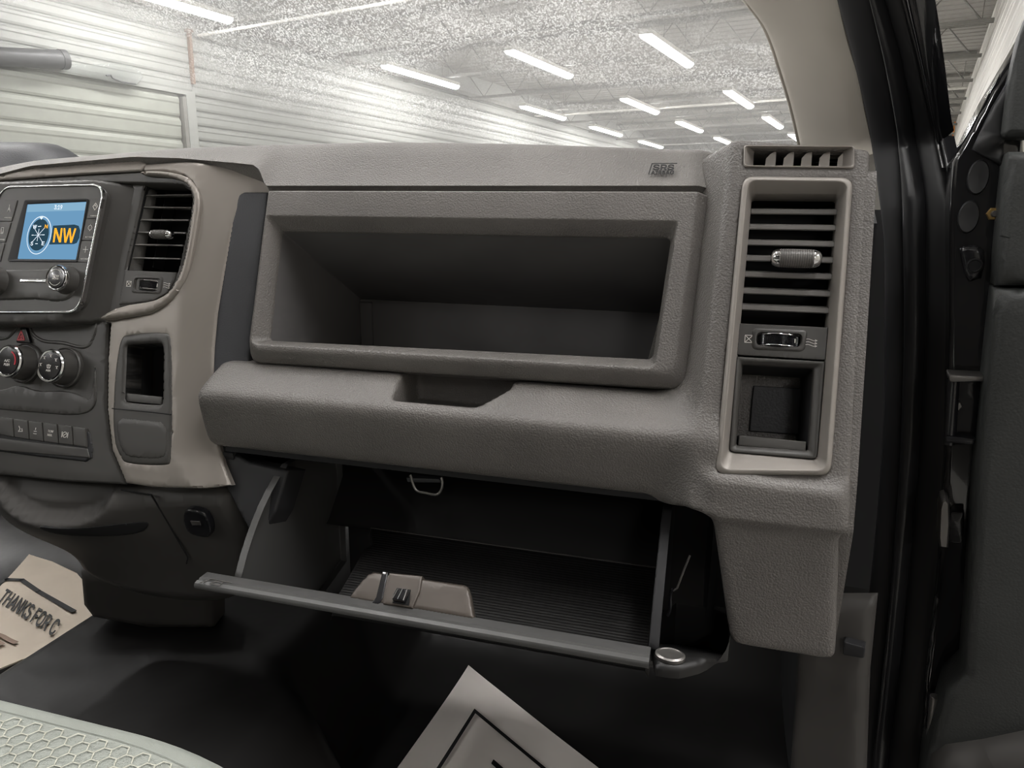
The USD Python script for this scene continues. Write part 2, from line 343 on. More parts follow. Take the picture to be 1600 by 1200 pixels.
def siding(thing, lat, sg, a0, a1, z0, z1, pitch, mat, name='siding_panel', split=None):
    """horizontal ribbed boards: each a trapezoid rib standing proud of a sunk joint"""
    n = int(round((z1-z0)/pitch)); pitch = (z1-z0)/n
    for i in range(n):
        z = z0+i*pitch
        pr = [(0, z), (.018*sg, z+.012), (.028*sg, z+.04), (.030*sg, z+pitch*.55), (.040*sg, z+pitch*.62), (.040*sg, z+pitch*.78), (.012*sg, z+pitch*.9), (0, z+pitch*.93), (0, z+pitch)]
        cuts = [a0]+[s for s in (split or []) if a0 < s < a1]+[a1]
        for b0, b1 in zip(cuts[:-1], cuts[1:]):
            g = .006 if split else 0
            thing.add(name, loft([[hp(b, lat+l, zz) for l, zz in pr] for b in (b0+g, b1-g)], closed=False), mat, False)
t = Thing('wall_left', 'white horizontal ribbed metal siding of the hall, seen through the windshield', 'wall', kind='structure')
t.add('backing', hbox(A0, A1, LAT_L-.2, LAT_L, GROUND, DECK), 'siding_white', False)
siding(t, LAT_L, 1, 7.75, A1, .28, 2.92, .222, 'siding_white', split=[16.0, 25.0])
siding(t, LAT_L, 1, A0, 7.75, 1.86, 2.92, .222, 'siding_white')
t.add('eave_channel', hbox(A0, A1, LAT_L, LAT_L+.10, 2.93, 3.02), 'truss_paint', False)
t = Thing('door_1', 'wide overhead door of broad white horizontal sections', 'door', kind='structure')
siding(t, LAT_L+.02, 1, 1.5, 7.48, -.86, 1.80, .332, 'siding_door', name='door_section')
t.add('door_head', hbox(1.5, 7.75, LAT_L, LAT_L+.09, 1.80, 1.86), 'siding_white', False)
t.add('door_track', hbox(7.50, 7.56, LAT_L, LAT_L+.12, GROUND, 1.76), 'truss_paint', False)
t.add('door_jamb', hbox(7.58, 7.74, LAT_L, LAT_L+.10, GROUND, 1.80), 'siding_white', False)
t = Thing('wall_right', 'warm white ribbed siding close beside the open truck door', 'wall', kind='structure')
t.add('backing', hbox(A0, A1, LAT_R, LAT_R+.2, GROUND, DECK), 'siding_warm', False)
siding(t, LAT_R, -1, A0, 8.0, -1.7, 3.4, .30, 'siding_warm')
t.add('bay_wall', hbox(8.0, A1, .62, LAT_R, GROUND, DECK), 'siding_warm', False)
siding(t, .62, -1, 8.02, A1, -1.7, 3.4, .30, 'siding_warm')
t = Thing('wall_far', 'far end wall of the hall', 'wall', kind='structure'); t.add('backing', hbox(A1, A1+.2, LAT_L-.2, LAT_R+.2, GROUND, DECK), 'siding_warm', False)
t = Thing('wall_near', 'near end wall of the hall behind the truck', 'wall', kind='structure'); t.add('backing', hbox(A0-.2, A0, LAT_L-.2, LAT_R+.2, GROUND, DECK), 'siding_warm', False)
hall_structure_end = len(ALL)
# bar joists across the hall, first one with its parts, the others copies
JO = [5.6, 8.1, 10.6, 13.1, 15.6, 18.1, 20.6, 23.1, 25.6, 28.1, 30.6, 33.1]
truss = Thing('roof_truss', 'pale steel bar joist across the roof, nearest in view through the windshield', 'roof truss', 'bar joists under the roof deck')
LR_J = .55
def chord(a, z): return cat(hbox(a-.05, a-.01, LAT_L+.05, LR_J, z, z+.05), hbox(a+.01, a+.05, LAT_L+.05, LR_J, z, z+.05))
a = JO[0]
truss.add('top_chord', chord(a, 3.38), 'truss_paint', False); truss.add('bottom_chord', chord(a, 2.86), 'truss_paint', False)
zz = np.arange(LAT_L+.1, LR_J, .42)
truss.add('web_rod', tube([hp(a, l, 2.89 if i % 2 else 3.40) for i, l in enumerate(zz)], .016, 6), 'truss_paint', 30)
lamp_rows = [-5.0, .8, 6.5, 12.4, 17.8, 22.2, 26.6]; lamp_lats = [-9.15, -6.45, -4.05, -1.7, .75, 3.15]
lamp = Thing('ceiling_light', 'strip light at the top edge of the windshield, nearest the overhead door', 'ceiling light')
la, lb = lamp_rows[2], lamp_lats[0]
lamp.add('housing', hbox(la-1.2, la+1.2, lb-.10, lb+.10, 2.785, 2.85), 'pipe_paint', False)
e = np.linspace(np.pi, 2*np.pi, 9)
lamp.add('diffuser', loft([[hp(la+s, lb+.095*math.cos(q), 2.785+.07*math.sin(q)) for q in e] for s in (-1.19, 1.19)], cap0=True, cap1=True), 'lamp_glow', 60)
for s in (-.9, .9): lamp.add('hanger', tube([hp(la+s, lb, 2.82), hp(la+s, lb, DECK-.005)], .006, 5), 'truss_paint', 30)
for k, (p, q, r_) in enumerate([((400, 40), (690, 2), 2.70), ((695, 120), (800, 102), 2.90), ((867, 179), (930, 170), 2.90), ((1020, 170), (1085, 163), 2.90)]):
    A, B = atZ(*p, r_), atZ(*q, r_); aa = A @ hh
    t = Thing('pipe', ['thin pale pipe crossing under the roof near the top of the windshield', 'thin pale pipe carrying the second row of strip lights', 'thin pale pipe above the third row of strip lights', 'thin pale pipe far back above the fourth row of strip lights'][k], 'pipe')
    t.add('pipe_run', tube([hp(aa, LAT_L+.1, r_), hp(aa, .5, r_)], .022, 8), 'pipe_paint', 40)
    for l in np.arange(LAT_L+1, .5, 2.4): t.add('clip', tube([hp(aa, l, r_+.02), hp(aa, l, DECK-.01)], .007, 5), 'truss_paint', 30)
t = Thing('wall_post', 'short brown post on the white siding above the overhead door corner', 'post')
q = onp(297, 80, ll*(LAT_L+.06), ll) @ hh; t.add('post', hbox(q-.022, q+.022, LAT_L+.04, LAT_L+.10, 1.98, 2.72), 'brown_paint', False)
t.add('bracket', hbox(q-.05, q+.05, LAT_L+.03, LAT_L+.11, 2.72, 2.76), 'brown_paint', False)
Wl = Frame(ll*(LAT_L+.07), hh, (0, 0, 1))
t = Thing('rolled_tube', 'dark grey tube lying along the siding at the left picture edge', 'tube')
A, B = onp(-60, 86, ll*(LAT_L+.2), ll), onp(102, 93, ll*(LAT_L+.2), ll)
t.add('tube_body', tube([A, A+(B-A)*.4, A+(B-A)*.97, B], [.11, .11, .115, .10], 20), 'grey_tube', 40)
t.add('end_cap', tube([B-(B-A)*.06, B+(B-A)*.005], .122, 20), 'grey_tube', 40)
t = Thing('plastic_bag', 'clear plastic sheet hanging from the end of the grey tube', 'plastic sheet')
t.add('sheet', sheet(Wl, Wl.pl([(95, 100), (140, 101), (186, 98), (205, 103), (219, 112), (222, 121), (213, 133), (195, 131), (160, 125), (120, 116), (98, 112)], .1), .12, .10, .01, step=.08), 'plastic_film', 40)
t.add('clip', tube(Wl.P(*Wl.pl([(166, 118), (173, 117), (176, 122), (190, 128), (212, 131)], .13).T, .13), .012, 6), 'grey_tube', 40)
t = Thing('steel_beam', 'orange painted steel beam far off in the gap of the open door', 'beam')
pb = onp(1493, 160, hh*30, hh); t.add('flange', hbox(29.9, 30.1, pb @ ll-.5, min(pb @ ll+.45, .55), pb[2]-.1, pb[2]+.16), 'orange_paint', False)
t.add('leg', hbox(29.9, 30.1, pb @ ll+.3, min(pb @ ll+.45, .55), GROUND, pb[2]-.1), 'orange_paint', False)

# ================================================================== THE CAB
WS = 1.18      # windshield plane: y + z = WS
# floor with the hump between the footwells
def sm(x, a, b): q = np.clip((x-a)/(b-a), 0, 1); return q*q*(3-2*q)
def floor_z(x, y):
    edge_r = -.46-.10*sm(y, .70, .80)+.0*x
    hump = sm(x, -.99, -.93)*(1-sm(x, edge_r-.05, edge_r+.10))
    z = -.80+.16*hump
    d_ = y-1.12; z = z+.40*(d_+np.sqrt(d_*d_+.006))
    fold = .018*np.exp(-((x-edge_r)/.03)**2)*sm(y, .55, .7)
    return z+fold
def onfloor(px, py, up=.004):
    d = ray(px, py); s = np.linspace(.4, 2.2, 4000); p = d*s[:, None]; k = np.argmax(p[:, 2] < floor_z(p[:, 0], p[:, 1])+up); return p[k]
t = Thing('cab_floor', 'black vinyl covered cab floor with the raised tunnel hump', 'floor', kind='structure')
gx, gy = np.meshgrid(np.linspace(-1.8, .30, 220), np.linspace(-.6, 1.35, 200), indexing='ij')
t.add('vinyl_cover', loft(np.stack([gx, gy, floor_z(gx, gy)], -1), closed=False), 'vinyl_floor', True)
t = Thing('firewall', 'black firewall behind the dashboard', 'wall', kind='structure')
t.add('panel', prism([(1.34, -.95), (1.20, -.60), (1.20, .02), (1.24, .02), (1.24, -.60), (1.38, -.95)], -1.8, .30), 'black_void', False)
t = Thing('cab_back', 'grey rear wall of the cab behind the seats', 'wall', kind='structure')
t.add('panel', prism([(-.90, -.80), (-.95, .56), (-1.0, .56), (-.95, -.80)], -1.75, .20), 'kick_plastic', False)
t.add('headliner', prism([(-.30, .56), (-1.0, .58), (-1.0, .62), (-.30, .60)], -1.75, .15), 'kick_plastic', False)
t.add('side_panel', prism([(.70, -.80), (.80, -.02), (-.92, -.02), (-.90, -.80)], -1.80, -1.75), 'kick_plastic', False)
t = Thing('window_1', 'windshield glass with dried water specks', 'window', kind='structure')
wsf = Frame((-.7, WS-.07, .07), X, (0, -1, 1))
t.add('glass', sheet(wsf, [(-1.1, -.1), (.83, -.1), (.80, .1), (.74, .72), (-1.1, .72)], .003, -.003, .001, step=.08), 'windshield_glass', 40)
# pillar trim and door opening
def jamb(px, py, off=0.0):
    d = ray(px, py); lo, hi = .3, 3.0
    for _ in range(50):
        m = (lo+hi)/2; p = d*m; up = max(0., p[2]-.09)
        if p[1]-(.94-off-up-1.6*(p[0]-(.168-.56*up))) < 0: lo = m
        else: hi = m
    return d*lo
def line(pts, n=26, off=0.0, ys=None):
    p = np.asarray(pts, float); y = np.linspace(p[0, 1], p[-1, 1], n) if ys is None else ys
    from scipy.interpolate import PchipInterpolator
    x = PchipInterpolator(p[:, 1], p[:, 0])(y); return np.array([jamb(a, b, off) for a, b in zip(x, y)])
def band(A, B, bulge=.0, depth=.04, k=9):
    """a long moulding between two edge lines, arched toward the cab and closed behind"""
    u = np.linspace(0, 1, k); c = (A+B)/2; n = np.cross(np.gradient(A, axis=0), B-A); n /= np.linalg.norm(n, axis=1, keepdims=True); n *= -np.sign(np.sum(n*c, 1, keepdims=True))
    w = np.sqrt(np.maximum(0, 1-(2*u-1)**2))
    F = A[:, None]*(1-u)[None, :, None]+B[:, None]*u[None, :, None]+n[:, None]*(bulge*w)[None, :, None]
    back = np.stack([B-n*depth, A-n*depth], 1)
    return loft(np.concatenate([F, back], 1), cap0=True, cap1=True)
ysT = np.linspace(-90, 240, 26); ysA = np.r_[np.linspace(-60, 300, 22), np.linspace(330, 1290, 24)]
t = Thing('pillar_trim', 'beige plastic trim on the windshield pillar, right of the glass', 'pillar trim')
Lp = np.array([(1080, -90), (1165, 0), (1195, 40), (1220, 110), (1240, 180), (1250, 226), (1253, 240)], float); Rp = [(1286, -90), (1308, 0), (1322, 60), (1340, 120), (1352, 180), (1362, 226), (1365, 240)]
t.add('trim_panel', band(line(Lp, ys=ysT, off=-.05), line(Rp, ys=ysT, off=.005), .012, .03, 13), 'beige_trim', 50)
t.add('edge_bead', tube(line(Lp, ys=ysT, off=-.05), .0035, 8), 'beige_trim', 50)
l0 = [(1292, -60), (1308, 0), (1340, 120), (1362, 225), (1372, 290), (1384, 400), (1384, 600), (1372, 800), (1352, 1000), (1342, 1200), (1336, 1290)]
l1 = [(1357, -60), (1370, 0), (1392, 110), (1410, 230), (1415, 330), (1418, 500), (1413, 700), (1400, 900), (1385, 1060), (1368, 1200), (1360, 1290)]
l2 = [(1367, -60), (1383, 0), (1410, 100), (1432, 230), (1446, 330), (1445, 500), (1436, 700), (1418, 900), (1402, 1060), (1386, 1200), (1378, 1290)]
l3 = [(1398, -60), (1412, 0), (1432, 80), (1452, 170), (1474, 270), (1486, 340), (1488, 500), (1480, 700), (1468, 900), (1452, 1060), (1440, 1200), (1434, 1290)]
l4 = [(1437, -60), (1450, 0), (1466, 100), (1480, 205), (1492, 262), (1500, 330), (1510, 420)]
t = Thing('door_opening', 'black door opening frame with rubber weatherstrips beside the dashboard', 'door frame')
t.add('inner_trim', band(line(l0, ys=ysA), line(l1, ys=ysA), .008, .04), 'black_soft', 50)
t.add('weatherstrip', band(line(l1, ys=ysA, off=.006), line(l2, ys=ysA, off=.006), .012, .03), 'rubber_sheen', 50)
t.add('painted_jamb', band(line(l2, ys=ysA), line(l3, ys=ysA), .004, .008), 'rubber', 50)
ysU = np.linspace(-60, 262, 24); ysV = np.linspace(-60, 212, 22)
t.add('painted_flange', band(line(l3, ys=ysU, off=.004), line([(x+8, y) for x, y in l3], ys=ysU, off=.004), .004, .01), 'paint_black', 50)
t.add('outer_seal', band(line([(x+9, y) for x, y in l3], ys=ysV, off=.004), line(l4, ys=ysV, off=.004), .010, .008), 'paint_black', 50)
t.add('seal_end', band(line([(x+9, y) for x, y in l3], ys=np.linspace(212, 300, 8), off=.002), line(l4, ys=np.linspace(212, 300, 8), off=.002), .006, .008), 'gloss_black', 50)
t.add('cowl_side', prism([(.97, -.95), (.97, .0), (1.02, .03), (1.24, .02), (1.24, -.60), (1.38, -.95)], .165, .19), 'black_soft', False)
t = Thing('kick_panel', 'dark grey kick panel under the right end of the dashboard', 'kick panel')
K = Frame((.12, .735, -.45), (1, -.25, 0), (0, 0, 1))
t.add('panel', sheet(K, K.pl([(1246, 985), (1300, 940), (1370, 940), (1358, 1060), (1350, 1280), (1228, 1280), (1240, 1100)]), 0, -.02, .012, step=.012), 'kick_plastic', 50)
t.add('upper_clip', block(K, K.pl([(1318, 1003), (1352, 1012), (1350, 1030), (1316, 1024)], .012), 0, .012, .002, .002), 'black_soft')

# ================================================================== DASHBOARD
dash = Thing('dashboard', 'grey grained truck dashboard spanning the cab with open storage bin', 'dashboard')
# upper pad: a profile swept along x
cx = [(-60, 268), (0, 266.5), (8, 264), (53, 252), (213, 239), (300, 231.5), (420, 227), (600, 222), (800, 224.5), (1000, 231.5), (1090, 235)]
cp = np.array([atY(x, y, .86) for x, y in cx])
low = [(-60, 284), (0, 277), (53, 263), (213, 249), (287, 251.5), (373, 259), (400, 262), (411, 270)]
lp = np.array([D.P(*D.px(x, y, -.004), -.004) for x, y in low])
xs = np.r_[np.linspace(-1.05, -.60, 40), np.linspace(-.598, -.54, 24), np.linspace(-.535, -.020, 40)]
zc = np.interp(xs, cp[:, 0], cp[:, 2]); zc = np.convolve(np.pad(zc, 3, 'edge'), np.ones(7)/7, 'valid')
zl = np.where(xs < -.545, np.interp(xs, lp[:, 0], lp[:, 2]), .0335)
q = sm(xs, -.560, -.544); zl = zl*(1-q)+.0335*q
rows = []
for x, a, b in zip(xs, zl, zc):
    y0 = .797-.0+(.03-a)*.0
    yb = .797-(.03-a)*.32
    b = max(b, a+.004)
    pr = [(yb+.04, a-.045), (yb+.012, a-.012), (yb+.004, a+.0005), (yb-.001, a+.003), (yb+(.845-yb)*.30, a+(b-a)*.33), (yb+(.845-yb)*.62, a+(b-a)*.66), (yb+(.845-yb)*.85, a+(b-a)*.87), (.848, a+(b-a)*.965), (.86, b), (.88, b+.0004), (.95, b-.002), (WS-b-.01, b-.006)]
    rows.append([(x, yy, z2) for yy, z2 in pr])
endf = [(x+.013, yy+.01, z2-.003) for x, yy, z2 in rows[-1]]
upper = dash.add('upper_pad', loft(rows+[endf, [(x+.002, yy+.03, z2-.01) for x, yy, z2 in endf]], closed=False), 'dash_pad', 50)
# airbag lettering on the pad
pa, pb_ = rows[-20][4], rows[-20][6]
PF = Frame((0, pa[1], pa[2]), X, (0, pb_[1]-pa[1], pb_[2]-pa[2]))
o = PF.px(1019, 266, .001); w = PF.px(1052, 266, .001)[0]-o[0]
mS, mA = meshkit.text_mesh('SRS', 1, .1, True), meshkit.text_mesh('AIRBAG', 1, .1, True)
hS = .0075; hA = .0048
srs = dash.add('airbag_lettering', cat(text(PF, o[0], o[1], 'SRS', hS, .0006, True, .0012, w/(mS.extents[0]*hS)), text(PF, o[0]-.001, o[1]-.0062, 'AIRBAG', hA, .0006, True, .0012, (w+.002)/(mA.extents[0]*hA)),
    strokes(PF, [[(o[0]-.003, o[1]-.006), (o[0]-.001, o[1]+.0095), (o[0]+w+.003, o[1]+.0095)]], .0006, .0012)), 'print_dark', False, 'black SRS AIRBAG lettering', upper)
# cluster hood at the far left
t0 = atY(0, 234, .98)
hx = np.linspace(-1.5, -1.0, 24); hz = t0[2]+.012*np.sqrt(np.maximum(0, 1-((hx+1.25)/.27)**2))*1.0-.0-(np.maximum(0, hx+1.09)/.09)**2*.034
dash.add('cluster_hood', loft([[(x, .86, .02), (x, .90, z-.02), (x, .94, z-.003), (x, .98, z), (x, 1.0, z-.01)] for x, z in zip(hx, hz)], closed=False), 'charcoal', 50)
# bin surround
def lp_(fr, q, r, c, k=7): return fr.P(*rpoly(q, r, k).T, c)
O0 = np.array([(-.5445, -.2155), (-.0175, -.2095), (-.0065, -.0005), (-.5425, -.0005)])
I3 = np.array([(-.533, -.193), (-.050, -.190), (-.0385, -.034), (-.5335, -.034)])
I4 = np.array([(-.5225, -.1865), (-.0535, -.1795), (-.0445, -.0465), (-.5235, -.0475)])
ro = [.018, .016, .003, .003]; ri = [.010, .010, .006, .006]
dash.add('bin_surround', loft([lp_(D, O0, ro, -.035), lp_(D, O0, ro, -.006), lp_(D, inset(O0, .002), ro, -.001), lp_(D, O0+np.array([(.006, .012), (-.012, .012), (-.012, -.001), (.006, -.001)]), ro, .008),
    lp_(D, O0+np.array([(.009, .016), (-.016, .016), (-.016, -.003), (.009, -.003)]), ro, .0095), lp_(D, inset(I3, -.002), ri, .010), lp_(D, I3, ri, .009), lp_(D, I4, [.007]*4, -.006), lp_(D, I4, [.007]*4, -.012)]), 'dash_grain', 32)
# storage bin liner
Bk = np.array([(-.520, .985, -.203), (-.055, .985, -.203), (-.055, .985, -.124), (-.520, .985, -.124)])
fr0 = D.P(*rpoly(inset(I4, -.0015), .004, 3).T, -.009)
BF = Frame((0, .985, 0), X, (0, 0, 1)); bk = BF.P(*rpoly(Bk[:, [0, 2]], .004, 3).T, 0)
dash.add('storage_bin', loft([fr0*1, fr0*.9+bk*.1, fr0*.5+bk*.5, fr0*.02+bk*.98, bk], cap1=True), 'bin_liner', 30)
dash.add('bin_end_rib', block(BF, rect(-.519, -.199, -.499, -.128), -.0005, .004, .001, .001), 'bin_liner')
# lower panel with ledge, right column and lower block: one moulding
D2 = D.at(0, 0, .035)                                 # the column's face stands nearer than the bin's
DO = D2.pl([(1162, 228), (1335, 229), (1334.5, 263.5), (1161.5, 261.5)], .0)
Vo = D2.pl([(1116.5, 741), (1297, 743), (1332, 280), (1160.5, 277.5)])
def sd_edge(s_, t_, a, b):
    e = unit(b-a); return (s_-a[0])*e[1]-(t_-a[1])*e[0]          # positive to the right of a->b
def sd_quad(s_, t_, q, d=0.0):
    q = ccw(q); return np.maximum.reduce([sd_edge(s_, t_, q[k], q[(k+1) % 4]) for k in range(4)])+d
def lower_sdf(x, y, z):
    dy, dz = y-D2.o[1], z-D2.o[2]; tt = dy*.3021+dz*.9533; nn = -dy*.9533+dz*.3021
    ztop = -.178+np.minimum(y-.735, 0)*.50
    bol = smax([x-.045, -.588-x, z-ztop, .681-.22*(z+.21)-y, (-.282+.06*(y-.69))-z, y-.80], .0065)
    col = smax([x-.1385, (.0107+.039*(tt-.042)-x)*.876+nn*.48, tt-(.0445-.10*(x-.0108)), nn, -.276-z, y-.835], .0022)
    blk = smax([.018-.20*(z+.28)-x, x-(.133+.09*(-.27-z)), .666-.06*(z+.28)-y, y-.80, -.421-z, z+.24], .004)
    low_ = smin(smin(bol, col, .028), blk, .016)
    hx1 = -.205-.9*np.maximum(.728-y, 0)
    rec = smax([-.338-x+.1*(.74-y), x-hx1, -.221-z, .6985-y, y-.79], .003)
    vent_ = np.maximum.reduce([sd_quad(x, tt, Vo, .0015), nn-.1, -.075-nn])
    defr = np.maximum.reduce([sd_quad(x, tt, DO, .0015), nn-.1, -.055-nn])
    return np.maximum(np.maximum(smax([low_, -rec], .002), -vent_), -defr)
dash.add('lower_panel', snet(lower_sdf, (-.60, .640, -.432), (.150, .845, .095), .0030), 'dash_grain', 40)
dash.add('end_cap', sheet(Frame((.1405, .764, 0), (0, -1, 0), (0, 0, 1)), [(-.10, .042), (-.03, .045), (-.006, .049), (-.002, .044), (.012, 0), (.05, -.12), (.084, -.235), (.094, -.28), (.080, -.40), (-.10, -.40)], .0118, -.004, .004, step=.012), 'dash_grain', 40)
# charcoal strip beside the bin
cs = D.pl([(381, 299.5), (419, 299.5), (407, 400), (389, 560), (392, 585), (360, 592), (331, 612), (325, 600), (327, 540), (332, 487), (345, 412), (358, 340), (372, 304)], -.012)
dash.add('side_strip', sheet(D, cs, -.012, -.05, .003), 'charcoal', 45)
# cavity of the glove box
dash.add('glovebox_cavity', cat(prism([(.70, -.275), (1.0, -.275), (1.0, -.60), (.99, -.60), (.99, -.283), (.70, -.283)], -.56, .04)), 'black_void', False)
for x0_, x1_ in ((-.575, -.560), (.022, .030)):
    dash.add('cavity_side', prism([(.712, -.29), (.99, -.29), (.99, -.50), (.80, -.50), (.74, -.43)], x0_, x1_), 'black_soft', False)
st = [atY(x, y, .705) for x, y in [(641, 742), (646, 758), (652, 767), (664, 770), (684, 772), (689, 766), (689, 746)]]
dash.add('latch_striker', tube(st, .0016, 8, smooth=40), 'steel_dark', 40)
dash.add('striker_plate', block(BF.at(0, 0, .27), BF.at(0, 0, .27).pl([(640, 742), (692, 744), (694, 750), (642, 749)]), 0, .01, .001, .001), 'black_soft')
# left lower end of the dash, behind strip
dash.add('lower_left_return', sheet(D, D.pl([(331, 600), (348, 600), (356, 700), (385, 720), (450, 735), (430, 800), (400, 850), (372, 800), (350, 757), (338, 720), (327, 665)], -.02), -.02, -.06, .004), 'black_soft', 45)

# ------------------------------------------------------------------ side air vent with its bezel
vent = Thing('side_air_vent', 'tall seven-slat air vent in a taupe bezel at the right end of the dashboard', 'air vent')
Vi = D2.pl([(1139, 706.5), (1275.5, 718.5), (1311, 305), (1175.5, 304)], -.009); Vi = np.array(Vi)
tp = D2.px(1176, 305, -.010)[1]
kk = 8
vent.add('bezel', loft([lp_(D2, Vo, .011, -.02, kk), lp_(D2, Vo, .011, .0035, kk), lp_(D2, inset(Vo, .0012), .011, .0058, kk), lp_(D2, inset(Vo, .004), .010, .0068, kk), lp_(D2, inset(Vo, .0055), .009, .0066, kk), lp_(D2, inset(Vi, -.0012), .005, -.0075, kk), lp_(D2, Vi, .005, -.0095, kk), lp_(D2, Vi, .004, -.028, kk)]), 'taupe_vent', 40)
wt = D2.px(1220, 508, -.010)[1]; wb = D2.px(1220, 558.5, -.010)[1]
duct = inset(np.array([D2.px(1153.5, 503, -.022), D2.px(1294, 510, -.022), D2.px(1311, 304, -.022), D2.px(1175.5, 303, -.022)]), -.001)
vent.add('duct', loft([lp_(D2, duct, .002, c) for c in (-.022, -.065)], cap1=True), 'black_void', 30)
ys = [327.5, 352, 377, 402, 427.5, 454, 480]
slats = []
for i, yy in enumerate(ys):
    tl = D2.px(1240, yy, -.012)[1]; a, a2 = D2.px(np.interp(yy, [305, 504], [1176.5, 1154.5]), yy, -.011)[0], D2.px(np.interp(yy, [305, 511], [1310, 1293]), yy, -.011)[0]; pr = [(0, -.0042), (.0012, -.0050), (.004, -.0042), (.016, .0030), (.018, .0045), (.0165, .0052), (.010, .0040), (.003, .0016), (.0004, .0002)]
    L = [[D2.P(s, tl+h_, -.011-d_) for d_, h_ in pr] for s in (a, a2)]
    slats.append(vent.add('slat', loft(L, cap0=True, cap1=True), 'slat_plastic', 40))
kc = D2.px(1244, 403, .0); 
def barrel(th, fr, c, w, r, n, name='adjuster_knob', flat=1.0):
    """a ribbed barrel knob with bright ends, its axis across the vent"""
    a = np.arange(40)*2*np.pi/40
    def body(us, rs): return loft([fr.P(np.full(40, c[0]+u), c[1]+q*np.sin(a)*flat, n+q*np.cos(a)) for u, q in zip(us, rs)], cap0=True, cap1=True)
    us = np.linspace(-.66, .66, 9)*w; k_ = th.add(name, body(us, r*(1-.10*(us/w)**2)), 'slat_plastic', 35)
    th.add('knob_ridge', cat(*[body([u-.0004, u-.0002, u+.0002, u+.0004], [r*.9, r*1.012, r*1.012, r*.9]) for u in np.arange(-.60*w, .61*w, .0021)]), 'dash_smooth', 30, parent=k_)
    for g in (-1, 1): th.add('knob_end', body(g*w*np.array([.66, .70, .80, .92, 1.0]), r*np.array([.955, .96, .90, .76, .45])), 'chrome', 40, 'chrome end of the knob', k_)
    return k_
barrel(vent, D2, kc, .0232, .0098, -.002, flat=.92)
Wp = D2.pl([(1155, 505), (1294, 511.5), (1289.5, 562.5), (1151, 554)], -.008)
wh = D2.pl([(1183, 519), (1254, 522), (1251, 542), (1182, 539)], -.006); whc = wh.mean(0)
wheel_panel = vent.add('thumbwheel_panel', sheet(D2, Polygon(ccw(Wp)).difference(Polygon(ccw(rpoly(wh, .004, 5)))), -.008, -.03, .0008, step=.006), 'dash_smooth', 40)
vent.add('thumbwheel_rim', loft([lp_(D2, inset(wh, d), .006, c) for d, c in ((-.0046, -.0081), (-.0036, -.0070), (-.002, -.0064), (-.0006, -.0068), (.0002, -.012))]), 'dash_smooth', 40)
def thumbwheel(th, fr, c, w, h, n, matA='gloss_black'):
    R = w*1.15; a = np.linspace(-1.05, 1.05, 97); zig = (np.arange(97) % 2)*.0005
    pos = lambda q, v, d=0.: fr.P(c[0]+(R+d)*np.sin(q), np.full(np.shape(q), c[1]+v), n-R+(R+d)*np.cos(q))
    lo_ = [(-h, -.0015), (-h*.72, 0)]+[x for v in np.linspace(-.62, .62, 7)*h for x in ((v-.0004, 0), (v, -.0006), (v+.0004, 0))]+[(h*.72, 0), (h, -.0015)]
    wl = th.add('thumbwheel', loft([pos(a, v, d-zig) for v, d in lo_], closed=False), matA, False)
    th.add('wheel_highlight_edge', cat(*[tube(pos(np.linspace(-.97, .97, 30), v), .00065, 6) for v in (-h*.80, h*.80)]), 'chrome', 40, 'thin chrome edges of the thumbwheel', wl)
    q = math.asin(.66); th.add('wheel_mark', tube(np.stack([pos(np.array(q), v, .0002) for v in (-.3*h, .3*h)]), .0006, 6), 'print_white', 30, 'white mark on the thumbwheel', wl)
thumbwheel(vent, D2, whc, (wh[1]-wh[0])[0]/2-.0012, .0068, -.0045)
def vent_icons(th, fr, c0, c1, n, k=1.0):
    r = .0040*k
    th.add('closed_icon', strokes(fr, [[(c0[0]-r, c0[1]-r), (c0[0]+r, c0[1]-r), (c0[0]+r, c0[1]+r), (c0[0]-r, c0[1]+r), (c0[0]-r, c0[1]-r)], [(c0[0]-r*.75, c0[1]-r*.75), (c0[0]+r*.75, c0[1]+r*.75)], [(c0[0]-r*.75, c0[1]+r*.75), (c0[0]+r*.75, c0[1]-r*.75)]], .00035*k, n), 'print_white', False, 'printed crossed box for closed')
    ln = []
    for j in (-1, 0, 1):
        xs_ = np.linspace(-1, 1, 9); ln.append([(c1[0]+x*r*1.4, c1[1]+j*r*.75+r*.22*math.sin(-x*2.6)) for x in xs_]); ln.append([(c1[0]+r*.9, c1[1]+j*r*.75+r*.1), (c1[0]+r*1.45, c1[1]+j*r*.75-r*.12), (c1[0]+r*1.0, c1[1]+j*r*.75-r*.35)])
    th.add('open_icon', strokes(fr, ln, .0003*k, n), 'print_white', False, 'printed wavy arrows for open')
vent_icons(vent, D2, D2.px(1170, 529.5, -.008), D2.px(1267.5, 535.5, -.008), -.0079, .9)
# storage cubby below the vent
cub = Thing('storage_cubby', 'small square storage cubby under the side air vent in the taupe bezel', 'storage cubby')
Co = D2.pl([(1150.5, 557), (1289.5, 565), (1276.5, 718), (1139, 706)], -.008); Ci = D2.pl([(1160.5, 569.5), (1271.5, 576), (1262.5, 704), (1150.5, 695.5)], -.011)
cub.add('frame', loft([lp_(D2, ccw(Co), [.006, .006, .001, .001], -.03), lp_(D2, ccw(Co), [.006, .006, .001, .001], -.0085), lp_(D2, inset(ccw(Co), .0008), .003, -.0075), lp_(D2, inset(ccw(Co), .0035), .003, -.0075), lp_(D2, inset(ccw(Ci), -.001), .002, -.011), lp_(D2, ccw(Ci), .002, -.013), lp_(D2, ccw(Ci), .002, -.02)]), 'dash_smooth', 35)
cl = ccw(Ci); bk2 = inset(cl, .0030)
cub.add('liner', loft([lp_(D2, cl, .002, -.018), lp_(D2, bk2, .002, -.075)], cap1=True), 'black_soft', 35)
cw = D2.pl([(1177.5, 602.5), (1252, 607), (1248, 679), (1171, 673.5)], -.070)
